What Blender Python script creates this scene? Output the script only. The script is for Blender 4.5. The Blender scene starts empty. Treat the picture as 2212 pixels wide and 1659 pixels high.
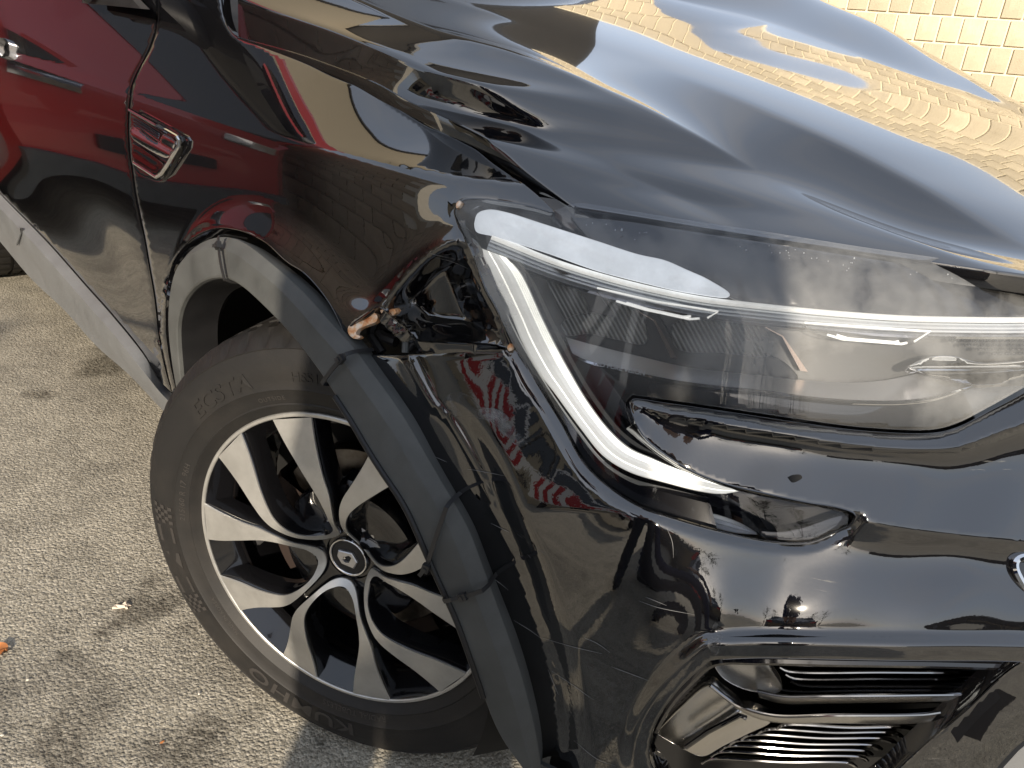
import bpy, bmesh, math, random
import numpy as np
from mathutils import Vector, Matrix
from mathutils.geometry import delaunay_2d_cdt
random.seed(7); rng = np.random.default_rng(7)
sc = bpy.context.scene
col = sc.collection

# ------------------------------------------------------------------ camera
# rows: car forward (+X), car left (+Y), up (+Z) seen from the lens axes (right, down, forward)
F_PX = 769.0
CAM_D = np.array([-.0745, .907, .414]); CAM_D /= np.linalg.norm(CAM_D)
CAM_B = np.array([-.668, -.354, .656]); CAM_B -= CAM_D*(CAM_B@CAM_D); CAM_B /= np.linalg.norm(CAM_B)
MR = np.array([-CAM_B, np.cross(-CAM_D, -CAM_B), -CAM_D])
CAM_POS = np.array([0.796, -1.291, 1.008])
cam_data = bpy.data.cameras.new('camera'); cam = bpy.data.objects.new('camera', cam_data); col.objects.link(cam)
cam_data.sensor_width = 36.0; cam_data.lens = 36.0*F_PX/1024.0
cam_data.clip_start = 0.02; cam_data.clip_end = 3000
rx, dn, fd = MR[:, 0], MR[:, 1], MR[:, 2]
cam.matrix_world = Matrix(((rx[0], -dn[0], -fd[0], CAM_POS[0]), (rx[1], -dn[1], -fd[1], CAM_POS[1]),
                           (rx[2], -dn[2], -fd[2], CAM_POS[2]), (0, 0, 0, 1)))
sc.camera = cam

# ------------------------------------------------------------------ sky, sun, exposure
SUN_AZ = math.atan2(-.74, .62); SUN_EL = math.radians(21)
world = bpy.data.worlds.new('World'); sc.world = world; world.use_nodes = True
wn, wl = world.node_tree.nodes, world.node_tree.links
wn.clear()
sky = wn.new('ShaderNodeTexSky'); sky.sky_type = 'NISHITA'; sky.sun_disc = False
sky.sun_elevation = SUN_EL; sky.sun_rotation = math.pi/2 - SUN_AZ
sky.air_density = 1.0; sky.dust_density = 2.0; sky.ozone_density = 1.4
bg = wn.new('ShaderNodeBackground'); bg.inputs['Strength'].default_value = 0.11
wo = wn.new('ShaderNodeOutputWorld')
tc = wn.new('ShaderNodeTexCoord'); mp = wn.new('ShaderNodeMapping'); mp.inputs['Scale'].default_value = (1.0, 1.0, 3.5)
cn = wn.new('ShaderNodeTexNoise'); cn.inputs['Scale'].default_value = 2.2; cn.inputs['Detail'].default_value = 7; cn.inputs['Roughness'].default_value = .55
cr_ = wn.new('ShaderNodeValToRGB'); cr_.color_ramp.elements[0].position = .44; cr_.color_ramp.elements[1].position = .80
cr_.color_ramp.elements[1].color = (.42, .42, .42, 1)
mxc = wn.new('ShaderNodeMixRGB'); mxc.inputs['Color2'].default_value = (4.2, 4.1, 4.1, 1)
wl.new(tc.outputs['Generated'], mp.inputs['Vector']); wl.new(mp.outputs[0], cn.inputs['Vector']); wl.new(cn.outputs['Fac'], cr_.inputs['Fac'])
hs = wn.new('ShaderNodeHueSaturation'); hs.inputs['Saturation'].default_value = .75; hs.inputs['Value'].default_value = .62; wl.new(sky.outputs[0], hs.inputs['Color'])
wl.new(cr_.outputs['Color'], mxc.inputs['Fac']); veil = wn.new('ShaderNodeMixRGB'); veil.inputs['Fac'].default_value = .50; veil.inputs['Color2'].default_value = (4.6, 5.2, 6.3, 1); wl.new(hs.outputs[0], veil.inputs['Color1']); wl.new(veil.outputs[0], mxc.inputs['Color1']); wl.new(mxc.outputs[0], bg.inputs['Color'])
wl.new(bg.outputs[0], wo.inputs['Surface'])
sun_d = bpy.data.lights.new('sun', 'SUN'); sun = bpy.data.objects.new('sun', sun_d); col.objects.link(sun)
sun_d.energy = 3.4; sun_d.angle = math.radians(.9); sun_d.color = (1.0, .87, .70)
sdir = Vector((math.cos(SUN_EL)*math.cos(SUN_AZ), math.cos(SUN_EL)*math.sin(SUN_AZ), math.sin(SUN_EL)))
sun.rotation_euler = sdir.to_track_quat('Z', 'Y').to_euler(); sun.location = sdir*30
sc.view_settings.view_transform = 'Standard'; sc.view_settings.look = 'None'
sc.view_settings.exposure = 1.1; sc.view_settings.gamma = 1; sc.view_settings.use_curve_mapping = False
sc.cycles.max_bounces = 10; sc.cycles.glossy_bounces = 6; sc.cycles.transmission_bounces = 8; sc.cycles.transparent_max_bounces = 12

# ------------------------------------------------------------------ helpers
K = 2212.0/1024.0
def rays(kx, ky):
    p = np.stack([(np.asarray(kx, float)/K-512)/F_PX, (np.asarray(ky, float)/K-384)/F_PX, np.ones(np.shape(kx))], -1)
    return p @ MR.T
def project(P):
    q = (np.asarray(P)-CAM_POS) @ MR
    return np.stack([(512+F_PX*q[..., 0]/q[..., 2])*K, (384+F_PX*q[..., 1]/q[..., 2])*K], -1)
def on_axis(pt, axis, val):
    r = rays(pt[0], pt[1]); return CAM_POS + r*((val-CAM_POS[axis])/r[axis])
def on_plane(pts, P0, N):
    pts = np.asarray(pts, float); r = rays(pts[:, 0], pts[:, 1]); t = ((P0-CAM_POS)@N)/(r@N); return CAM_POS + r*t[:, None]
def sstep(a, b, x):
    t = np.clip((np.asarray(x, float)-a)/(b-a), 0, 1); return t*t*(3-2*t)
def pchip(xk, yk):
    xk = np.asarray(xk, float); yk = np.asarray(yk, float); h = np.diff(xk); d = np.diff(yk)/h
    m = np.zeros_like(yk); m[0], m[-1] = d[0], d[-1]
    for i in range(1, len(xk)-1):
        if d[i-1]*d[i] > 0:
            w1, w2 = 2*h[i]+h[i-1], h[i]+2*h[i-1]; m[i] = (w1+w2)/(w1/d[i-1]+w2/d[i])
    def f(x):
        x = np.asarray(x, float); i = np.clip(np.searchsorted(xk, x)-1, 0, len(xk)-2)
        hh = h[i]; t = (x-xk[i])/hh; tc_ = np.clip(t, 0, 1); t2, t3 = tc_*tc_, tc_**3
        v = (2*t3-3*t2+1)*yk[i]+(t3-2*t2+tc_)*hh*m[i]+(-2*t3+3*t2)*yk[i+1]+(t3-t2)*hh*m[i+1]
        return v + np.where(t < 0, (x-xk[0])*m[0], 0) + np.where(t > 1, (x-xk[-1])*m[-1], 0)
    return f
def crom(pts, step=6.0, closed=False):
    p = np.asarray(pts, float); n = len(p)
    if n < 3:
        L = np.linalg.norm(p[1]-p[0]); m = max(2, int(L/step)+1); return p[0]+(p[1]-p[0])*np.linspace(0, 1, m)[:, None]
    out = []
    for i in range(n if closed else n-1):
        p1, p2 = p[i], p[(i+1) % n]
        p0 = p[i-1] if (closed or i > 0) else 2*p1-p2
        p3 = p[(i+2) % n] if (closed or i < n-2) else 2*p2-p1
        L = np.linalg.norm(p2-p1)
        d1 = max(np.linalg.norm(p1-p0), 1e-9)**.5; d2 = max(L, 1e-9)**.5; d3 = max(np.linalg.norm(p3-p2), 1e-9)**.5
        m1 = ((p1-p0)/d1-(p2-p0)/(d1+d2)+(p2-p1)/d2)*d2; m2 = ((p2-p1)/d2-(p3-p1)/(d2+d3)+(p3-p2)/d3)*d2
        for t in np.arange(max(1, int(round(L/step))))/max(1, int(round(L/step))):
            out.append((2*t**3-3*t*t+1)*p1+(t**3-2*t*t+t)*m1+(-2*t**3+3*t*t)*p2+(t**3-t*t)*m2)
    if not closed: out.append(p[-1])
    return np.array(out)
def loop_of(curves, step=6.0):
    out = []
    for c in curves:
        d = crom(c, step)
        out.extend(d[:-1])
    return np.array(out)
def inside(poly, P):
    x, y = P[:, 0], P[:, 1]; c = np.zeros(len(P), bool); n = len(poly)
    for i in range(n):
        x1, y1 = poly[i]; x2, y2 = poly[(i+1) % n]
        if y1 == y2: continue
        c ^= ((y1 > y) != (y2 > y)) & (x < (x2-x1)*(y-y1)/(y2-y1)+x1)
    return c
def dist_poly(P, line, closed=True):
    P = np.asarray(P, float); d = np.full(len(P), 1e9); n = len(line)
    for i in range(n if closed else n-1):
        a, b = line[i], line[(i+1) % n]; ab = b-a; L = ab@ab
        if L < 1e-12: continue
        t = np.clip(((P-a)@ab)/L, 0, 1); d = np.minimum(d, np.linalg.norm(P-a-t[:, None]*ab, axis=1))
    return d

# ---- materials
MATS = {}
def principled(name, base=(.5, .5, .5), rough=.5, metal=0.0, coat=0.0, spec=.5, trans=0.0, ior=1.5, emit=None, estr=0, coat_rough=.02):
    m = bpy.data.materials.new(name); m.use_nodes = True
    b = m.node_tree.nodes['Principled BSDF']; i = b.inputs
    i['Base Color'].default_value = (*base, 1); i['Roughness'].default_value = rough; i['Metallic'].default_value = metal
    i['Coat Weight'].default_value = coat; i['Coat Roughness'].default_value = coat_rough; i['Specular IOR Level'].default_value = spec
    i['Transmission Weight'].default_value = trans; i['IOR'].default_value = ior
    if emit: i['Emission Color'].default_value = (*emit, 1); i['Emission Strength'].default_value = estr
    MATS[name] = m
    return m
def nd(m, t, **kw):
    n = m.node_tree.nodes.new(t)
    for k_, v in kw.items():
        if k_ in n.inputs: n.inputs[k_].default_value = v
        else: setattr(n, k_, v)
    return n
def lk(m, a, b): m.node_tree.links.new(a, b)
def bsdf(m): return m.node_tree.nodes['Principled BSDF']
def objco(m, scale=(1, 1, 1)):
    c = nd(m, 'ShaderNodeTexCoord'); mp_ = nd(m, 'ShaderNodeMapping'); mp_.inputs['Scale'].default_value = scale
    lk(m, c.outputs['Object'], mp_.inputs['Vector']); return mp_.outputs[0]
def noise(m, vec, scale, detail=4, rough=.5, dist=0.0):
    n = nd(m, 'ShaderNodeTexNoise'); n.inputs['Scale'].default_value = scale; n.inputs['Detail'].default_value = detail
    n.inputs['Roughness'].default_value = rough; n.inputs['Distortion'].default_value = dist; lk(m, vec, n.inputs['Vector']); return n.outputs['Fac']
def ramp(m, fac, stops):
    r = nd(m, 'ShaderNodeValToRGB'); e = r.color_ramp.elements
    while len(e) > 1: e.remove(e[0])
    for k_, (p, c) in enumerate(stops):
        x = e[0] if k_ == 0 else e.new(p)
        x.position = p; x.color = (c, c, c, 1) if isinstance(c, (int, float)) else (*c, 1)
    lk(m, fac, r.inputs['Fac']); return r.outputs['Color']
def mixc(m, fac, a, b):
    n = nd(m, 'ShaderNodeMixRGB')
    for s, v in (('Fac', fac), ('Color1', a), ('Color2', b)):
        if hasattr(v, 'links'): lk(m, v, n.inputs[s])
        else: n.inputs[s].default_value = v if isinstance(v, (int, float)) else (*v, 1)
    return n.outputs[0]
def bump(m, h, strength=.3, dist=.001, prev=None):
    n = nd(m, 'ShaderNodeBump'); n.inputs['Strength'].default_value = strength; n.inputs['Distance'].default_value = dist
    lk(m, h, n.inputs['Height'])
    if prev is not None: lk(m, prev, n.inputs['Normal'])
    return n.outputs[0]

# ---- mesh building
def link_mesh(name, me, mat=None, parent=None):
    o = bpy.data.objects.new(name, me); col.objects.link(o)
    if mat:
        me.materials.append(mat)
    if parent: o.parent = parent
    return o
def mesh_obj(name, V, Fc, mat, parent=None, smooth=True, sharp=None):
    me = bpy.data.meshes.new(name); me.from_pydata([tuple(map(float, v)) for v in V], [], [tuple(int(i) for i in f) for f in Fc]); me.update()
    if smooth:
        me.polygons.foreach_set('use_smooth', [True]*len(me.polygons))
        if sharp: me.set_sharp_from_angle(angle=math.radians(sharp))
    return link_mesh(name, me, mat, parent)
def tag(o, label, cat=None, group=None, kind=None):
    if label: o['label'] = label
    if cat: o['category'] = cat
    if group: o['group'] = group
    if kind: o['kind'] = kind
    return o
def empty(name, loc=(0, 0, 0), label=None, cat=None, group=None):
    o = bpy.data.objects.new(name, None); col.objects.link(o); o.location = loc; o.empty_display_size = .1
    return tag(o, label, cat, group)
class MB:
    """collects simple solids into one mesh"""
    def __init__(s): s.V = []; s.F = []
    def add(s, V, Fc):
        b = len(s.V); s.V += [tuple(v) for v in V]; s.F += [tuple(i+b for i in f) for f in Fc]; return s
    def box(s, c, size, R=None):
        c = np.array(c, float); h = np.array(size, float)/2
        v = np.array([(x, y, z) for x in (-1, 1) for y in (-1, 1) for z in (-1, 1)])*h
        if R is not None: v = v @ np.array(R).T
        return s.add(v+c, [(0, 1, 3, 2), (4, 6, 7, 5), (0, 4, 5, 1), (2, 3, 7, 6), (0, 2, 6, 4), (1, 5, 7, 3)])
    def tube(s, pts, r, n=10, cap=True):
        pts = np.asarray(pts, float); rr = np.broadcast_to(r, (len(pts),)); b = len(s.V)
        T = np.gradient(pts, axis=0); T /= np.linalg.norm(T, axis=1)[:, None]
        u = np.cross(T[0], (0, 0, 1.)); u = u if np.linalg.norm(u) > .05 else np.cross(T[0], (1., 0, 0)); u /= np.linalg.norm(u)
        for p, t, q in zip(pts, T, rr):
            u = u-t*(u@t); u /= np.linalg.norm(u); w = np.cross(t, u)
            for k_ in range(n):
                a = 2*math.pi*k_/n; s.V.append(tuple(p+q*(u*math.cos(a)+w*math.sin(a))))
        for i in range(len(pts)-1):
            for k_ in range(n):
                a = b+i*n+k_; c = b+i*n+(k_+1) % n; s.F.append((a, c, c+n, a+n))
        if cap: s.F.append(tuple(b+k_ for k_ in range(n))[::-1]); s.F.append(tuple(b+(len(pts)-1)*n+k_ for k_ in range(n)))
        return s
    def prism(s, bottom, top):
        n = len(bottom); b = len(s.V); s.V += [tuple(v) for v in bottom]+[tuple(v) for v in top]
        s.F.append(tuple(b+i for i in range(n))[::-1]); s.F.append(tuple(b+n+i for i in range(n)))
        for i in range(n):
            j = (i+1) % n; s.F.append((b+i, b+j, b+n+j, b+n+i))
        return s
    def loft(s, rows, closed_rows=False):
        b = len(s.V); n = len(rows[0])
        for r in rows: s.V += [tuple(v) for v in r]
        for i in range(len(rows)-1):
            for j in range(n if closed_rows else n-1):
                k_ = (j+1) % n; s.F.append((b+i*n+j, b+i*n+k_, b+(i+1)*n+k_, b+(i+1)*n+j))
        return s
    def build(s, name, mat, parent=None, smooth=True, sharp=35):
        o = mesh_obj(name, s.V, s.F, mat, parent, smooth, sharp)
        bm = bmesh.new(); bm.from_mesh(o.data); bmesh.ops.recalc_face_normals(bm, faces=bm.faces); bm.to_mesh(o.data); bm.free()
        return o

# ------------------------------------------------------------------ car body shell: half width and nose reach by height
w_side = pchip([.15, .25, .32, .40, .50, .60, .70, .80, .862, .878, .886], [.84, .855, .870, .883, .8925, .8945, .8925, .8865, .8805, .877, .873])
zg_f = pchip([-.6, -.44, -.3, -.1, .05, .15, .25, .31, .40], [1.005, .992, .977, .955, .934, .917, .895, .873, .84])
inset_f = pchip([-.6, -.44, -.13, 0, .1, .2, .31, .4], [.036, .038, .042, .046, .056, .078, .103, .11])
w_nose = pchip([.15, .3, .4, .5, .56, .62, .70, .78, .82, .845, .865, .885, .93], [.850, .876, .887, .893, .892, .886, .872, .854, .843, .832, .815, .775, .60])
a_nose = pchip([.10, .2, .3, .4, .46, .52, .58, .605, .64, .70, .76, .80, .83, .85, .87, .90], [.80, .845, .872, .880, .878, .868, .852, .842, .820, .783, .760, .75, .735, .715, .68, .60])
ARCH_C = np.array([-.035, .335])
def half_w(x, z):
    zg = zg_f(x)
    t = np.clip((z-.886)/np.maximum(zg-.886, .004), 0, None)
    top = .873-inset_f(x)*np.where(t < 1, .85*t+.15*t*t, 1+(t-1)*1.15)
    side = np.where(z < .886, w_side(np.minimum(z, .886)), top)
    r = np.hypot(x-ARCH_C[0], z-ARCH_C[1])
    side = side + .022*(1-sstep(.415, .475, r))*(z < .9)
    # waist tuck low on the door
    side = side - .010*sstep(-.45, -.75, x)*np.exp(-((z-.60)/.10)**2)
    k_ = sstep(.24, .40, x)
    return side*(1-k_)+w_nose(z)*k_
def shellF(P, off=0.0):
    x, y, z = P[..., 0], P[..., 1], P[..., 2]
    a = a_nose(z)+off
    return (np.clip(x, 0, None)/np.maximum(a, .05))**2.6+(np.abs(y)/np.maximum(half_w(x, z)+off, .05))**2.6-1
TT = np.concatenate([np.linspace(.12, 2.0, 330), np.linspace(2.02, 5.0, 90)])
def unproj(pts, off=0.0, bring=None):
    """points of the picture plane laid on the car body shell (off = metres outside it)"""
    pts = np.asarray(pts, float); out = np.zeros((len(pts), 3))
    off = np.broadcast_to(off, (len(pts),))
    for s in range(0, len(pts), 3000):
        r = rays(pts[s:s+3000, 0], pts[s:s+3000, 1]); o = off[s:s+3000]
        Fv = shellF(CAM_POS+r[:, None, :]*TT[None, :, None], o[:, None])
        neg = Fv < 0; hit = neg.any(1); i = np.where(hit, neg.argmax(1), Fv.argmin(1)); i = np.clip(i, 1, None)
        lo, hi = TT[i-1].copy(), TT[i].copy()
        for _ in range(24):
            mid = (lo+hi)/2; f = shellF(CAM_POS+r*mid[:, None], o); inn = f < 0; hi = np.where(inn, mid, hi); lo = np.where(inn, lo, mid)
        out[s:s+3000] = CAM_POS+r*np.where(hit, hi, TT[i])[:, None]
    return out

def triangulate(loop, step, feats=()):
    lo, hi = loop.min(0), loop.max(0)
    gx, gy = np.meshgrid(np.arange(lo[0], hi[0], step), np.arange(lo[1], hi[1], step*.87))
    gx = gx+(np.arange(gx.shape[0]) % 2)[:, None]*step*.5
    G = np.stack([gx.ravel(), gy.ravel()], 1); G = G[inside(loop, G)]; G = G[dist_poly(G, loop) > step*.45]
    V = [*loop]; E = []
    for f in feats:
        f = np.asarray(f); G = G[dist_poly(G, f, False) > step*.45]
        b = len(V); V += [*f]; E += [(b+i, b+i+1) for i in range(len(f)-1)]
    V += [*G]
    n = len(loop)
    r = delaunay_2d_cdt([Vector(v) for v in V], E, [list(range(n))], 1, 1e-4)
    return np.array([(v.x, v.y) for v in r[0]]), [tuple(f) for f in r[2]]
def panel(name, curves, mat, parent, step=9.0, feats=(), lift=None, off=0.0, hem=.0018, depth=.014, surf=None, label=None):
    """a pressed panel: traced outline laid on the body shell, edges folded inwards"""
    loop = loop_of(curves, step*.8)
    V2, T = triangulate(loop, step, feats)
    P = surf(V2) if surf else unproj(V2, off)
    if lift is not None:
        r = P-CAM_POS; r /= np.linalg.norm(r, axis=1)[:, None]; P = P-r*lift(V2, P)[:, None]
    me = bpy.data.meshes.new(name); me.from_pydata([tuple(p) for p in P], [], T); me.update()
    bm = bmesh.new(); bm.from_mesh(me); bm.faces.ensure_lookup_table()
    c = Vector(CAM_POS)
    nf = sum(1 for f in bm.faces if f.normal.dot(c-f.calc_center_median()) < 0)
    if nf > len(bm.faces)/2: bmesh.ops.reverse_faces(bm, faces=bm.faces)
    bm.normal_update()
    if hem:
        be = [e for e in bm.edges if e.is_boundary]
        vs = {v for e in be for v in e.verts}; info = {}
        for v in vs:
            es = [e for e in v.link_edges if e.is_boundary]
            T_ = Vector((0, 0, 0))
            for e in es:
                f = e.link_faces[0]; t = e.other_vert(v).co-v.co
                mid = f.calc_center_median()-(e.verts[0].co+e.verts[1].co)/2
                o_ = t.cross(f.normal)
                if o_.dot(mid) > 0: o_.negate()
                if o_.length > 1e-9: T_ += o_.normalized()
            if T_.length < 1e-6: T_ = v.normal.copy()
            info[v] = (T_.normalized(), v.normal.copy())
        rings = []
        for (a_, b_) in ((.7, -.3), (1., -1.), (.9, -depth/hem)):
            rings.append({v: bm.verts.new(v.co+T_*hem*a_+N_*hem*b_) for v, (T_, N_) in info.items()})
        prev = {v: v for v in vs}
        for rg in rings:
            for e in be:
                v1, v2 = e.verts; f0 = e.link_faces[0]
                # keep winding consistent with the face next to the edge
                lp = [l for l in f0.loops if l.edge == e][0]; s1, s2 = lp.vert, lp.link_loop_next.vert
                try: bm.faces.new((prev[s2], prev[s1], rg[s1], rg[s2]))
                except ValueError: pass
            prev = rg
        bm.normal_update()
    for f in bm.faces: f.smooth = True
    bm.to_mesh(me); bm.free()
    o = link_mesh(name, me, mat, parent)
    if label: o['label'] = label
    return o
# ------------------------------------------------------------------ materials
def make_paint(name, peel=0.0, scratch=False):
    m = principled(name, (.0035, .0035, .0042), rough=.10, coat=1.0, spec=.05, coat_rough=.012); bsdf(m).inputs['Coat IOR'].default_value = 2.05
    v = objco(m)
    h = noise(m, v, 260, 2, .5)
    nrm = bump(m, h, peel if peel else .012, .0006)
    lk(m, nrm, bsdf(m).inputs['Coat Normal'])
    if scratch:
        # fine scuffs left by the crash: pale streaks along the car, cut off by a coarse mask
        mp_ = nd(m, 'ShaderNodeMapping'); c = nd(m, 'ShaderNodeTexCoord'); mp_.inputs['Scale'].default_value = (6, 6, 130)
        mp_.inputs['Rotation'].default_value = (0, .42, .1)
        lk(m, c.outputs['Object'], mp_.inputs['Vector'])
        s = ramp(m, noise(m, mp_.outputs[0], 3.0, 6, .62), [(.66, 0.0), (.72, 1.0)])
        k_ = ramp(m, noise(m, v, 11, 3, .6), [(.55, 0.0), (.66, 1.0)])
        f = nd(m, 'ShaderNodeMath', operation='MULTIPLY'); lk(m, s, f.inputs[0]); lk(m, k_, f.inputs[1])
        g = nd(m, 'ShaderNodeMath', operation='MULTIPLY'); g.inputs[1].default_value = .5; lk(m, f.outputs[0], g.inputs[0])
        lk(m, mixc(m, g.outputs[0], (.0035, .0035, .0042), (.30, .30, .29)), bsdf(m).inputs['Base Color'])
        cw = nd(m, 'ShaderNodeMath', operation='SUBTRACT'); cw.inputs[0].default_value = 1; lk(m, f.outputs[0], cw.inputs[1])
        lk(m, cw.outputs[0], bsdf(m).inputs['Coat Weight'])
    return m
PAINT = make_paint('black_paint'); PAINT_B = make_paint('black_paint_bumper', .05, True)
def make_plastic(name, base, rough, fleck=.25):
    m = principled(name, base, rough=rough, spec=.32)
    v = objco(m)
    n1 = noise(m, v, 14, 5, .6); n2 = noise(m, v, 900, 2, .5)
    lo = tuple(c*(1-fleck) for c in base); hi = tuple(c*(1+fleck) for c in base)
    lk(m, ramp(m, n1, [(.3, lo), (.7, hi)]), bsdf(m).inputs['Base Color'])
    lk(m, bump(m, n2, .25, .0006), bsdf(m).inputs['Normal'])
    lk(m, ramp(m, n1, [(.3, rough-.06), (.7, rough+.08)]), bsdf(m).inputs['Roughness'])
    return m
GREY_PL = make_plastic('weathered_grey_plastic', (.064, .067, .066), .56)
SILL_PL = make_plastic('sill_grey_plastic', (.125, .13, .135), .44, .12)
BLACK_PL = make_plastic('black_plastic', (.012, .012, .013), .45)
GLOSS_BK = principled('gloss_black_plastic', (.006, .006, .007), rough=.08, coat=.6)
DARK = make_plastic('dark_void_plastic', (.006, .006, .006), .7)
CHROME = principled('chrome', (.72, .72, .73), rough=.045, metal=1.0)
DCHROME = principled('dark_chrome', (.30, .30, .31), rough=.10, metal=1.0)
SATIN = principled('satin_silver', (.52, .52, .53), rough=.36, metal=.85)
def make_alloy():
    m = principled('machined_alloy', (.52, .50, .455), rough=.34, metal=.72)
    v = objco(m); n1 = noise(m, v, 30, 6, .65)
    lk(m, ramp(m, n1, [(.35, (.45, .445, .425)), (.7, (.55, .545, .52))]), bsdf(m).inputs['Base Color'])
    lk(m, ramp(m, n1, [(.3, .28), (.7, .42)]), bsdf(m).inputs['Roughness'])
    return m
ALLOY = make_alloy()
def make_rubber(name='tyre_rubber'):
    m = principled(name, (.012, .011, .0105), rough=.6, spec=.4)
    v = objco(m); n1 = noise(m, v, 9, 5, .65); n2 = noise(m, v, 500, 3, .6)
    dust = ramp(m, n1, [(.46, 0.0), (.76, .5)])
    lk(m, mixc(m, dust, (.0085, .008, .0078), (.030, .026, .022)), bsdf(m).inputs['Base Color'])
    lk(m, bump(m, n2, .35, .0007), bsdf(m).inputs['Normal'])
    return m
RUBBER = make_rubber()
LETTER = principled('moulded_letter_rubber', (.030, .027, .025), rough=.5)
def make_rotor():
    m = principled('brake_rotor_steel', (.33, .30, .27), rough=.32, metal=1.0)
    v = objco(m); n1 = noise(m, v, 22, 4, .6)
    lk(m, ramp(m, n1, [(.35, (.05, .035, .028)), (.6, (.16, .15, .14))]), bsdf(m).inputs['Base Color'])
    return m
ROTOR = make_rotor()
RUSTY = principled('rusty_steel', (.03, .019, .015), rough=.75, metal=.4)
BOLT = principled('bolt_steel', (.50, .50, .50), rough=.35, metal=.9)
def make_bare():
    m = principled('bare_scraped_metal', (.6, .4, .3), rough=.45, metal=.55)
    v = objco(m); n1 = noise(m, v, 120, 5, .65)
    lk(m, ramp(m, n1, [(.36, (.55, .20, .07)), (.48, (.72, .42, .22)), (.62, (.78, .66, .54))]), bsdf(m).inputs['Base Color'])
    return m
BARE = make_bare()
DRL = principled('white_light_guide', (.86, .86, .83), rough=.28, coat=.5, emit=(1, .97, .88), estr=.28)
DRL2 = principled('frosted_light_guide', (.50, .53, .57), rough=.3, coat=.4)
def thin_glass(name, fog=True, tint=(.97, .98, 1.0), fogc=(.36, .365, .36)):
    m = bpy.data.materials.new(name); m.use_nodes = True; n, l = m.node_tree.nodes, m.node_tree.links
    n.clear(); out = n.new('ShaderNodeOutputMaterial')
    tr = n.new('ShaderNodeBsdfTransparent'); tr.inputs[0].default_value = (*tint, 1)
    gl = n.new('ShaderNodeBsdfGlossy'); gl.inputs['Roughness'].default_value = .015
    fr = n.new('ShaderNodeFresnel'); fr.inputs['IOR'].default_value = 1.5
    dbl = n.new('ShaderNodeMath'); dbl.operation = 'MULTIPLY'; dbl.inputs[1].default_value = 1.0; dbl.use_clamp = True
    l.new(fr.outputs[0], dbl.inputs[0])
    mx = n.new('ShaderNodeMixShader'); l.new(dbl.outputs[0], mx.inputs[0]); l.new(tr.outputs[0], mx.inputs[1]); l.new(gl.outputs[0], mx.inputs[2])
    last = mx.outputs[0]
    if fog:
        v = objco(m); a = noise(m, v, 7.5, 6, .58)
        tcn = n.new('ShaderNodeTexCoord'); sx = n.new('ShaderNodeSeparateXYZ'); l.new(tcn.outputs['Object'], sx.inputs[0])
        patch = ramp(m, a, [(.47, 0.0), (.53, .16), (.70, .42)])
        cham = n.new('ShaderNodeValToRGB'); e = cham.color_ramp.elements; e[0].position = .0; e[1].position = 1.0
        mr = n.new('ShaderNodeMapRange'); mr.inputs['From Min'].default_value = .66; mr.inputs['From Max'].default_value = .90; l.new(sx.outputs['Z'], mr.inputs['Value'])
        cham.color_ramp.elements[0].color = (0, 0, 0, 1)
        for p_, v_ in ((.20, 0.0), (.40, .15), (.60, .15), (.72, .03)):
            q = e.new(p_); q.color = (v_, v_, v_, 1)
        e[-1].color = (0, 0, 0, 1); l.new(mr.outputs[0], cham.inputs['Fac'])
        gate = n.new('ShaderNodeMapRange'); gate.inputs['From Min'].default_value = .70; gate.inputs['From Max'].default_value = .76; l.new(sx.outputs['Z'], gate.inputs['Value'])
        pg = n.new('ShaderNodeMath'); pg.operation = 'MULTIPLY'; l.new(patch, pg.inputs[0]); l.new(gate.outputs[0], pg.inputs[1])
        ad = n.new('ShaderNodeMath'); ad.operation = 'ADD'; l.new(pg.outputs[0], ad.inputs[0]); l.new(cham.outputs['Color'], ad.inputs[1]); b = ad.outputs[0]
        df = n.new('ShaderNodeBsdfDiffuse'); df.inputs[0].default_value = (*fogc, 1)
        m2 = n.new('ShaderNodeMixShader'); l.new(b, m2.inputs[0]); l.new(last, m2.inputs[1]); l.new(df.outputs[0], m2.inputs[2]); last = m2.outputs[0]
    l.new(last, out.inputs[0]); MATS[name] = m
    return m
LENS = thin_glass('misted_lens'); CLEAR = thin_glass('clear_plastic', False)
WIN = principled('dark_window_glass', (.02, .022, .025), rough=.03, spec=.8)

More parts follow.
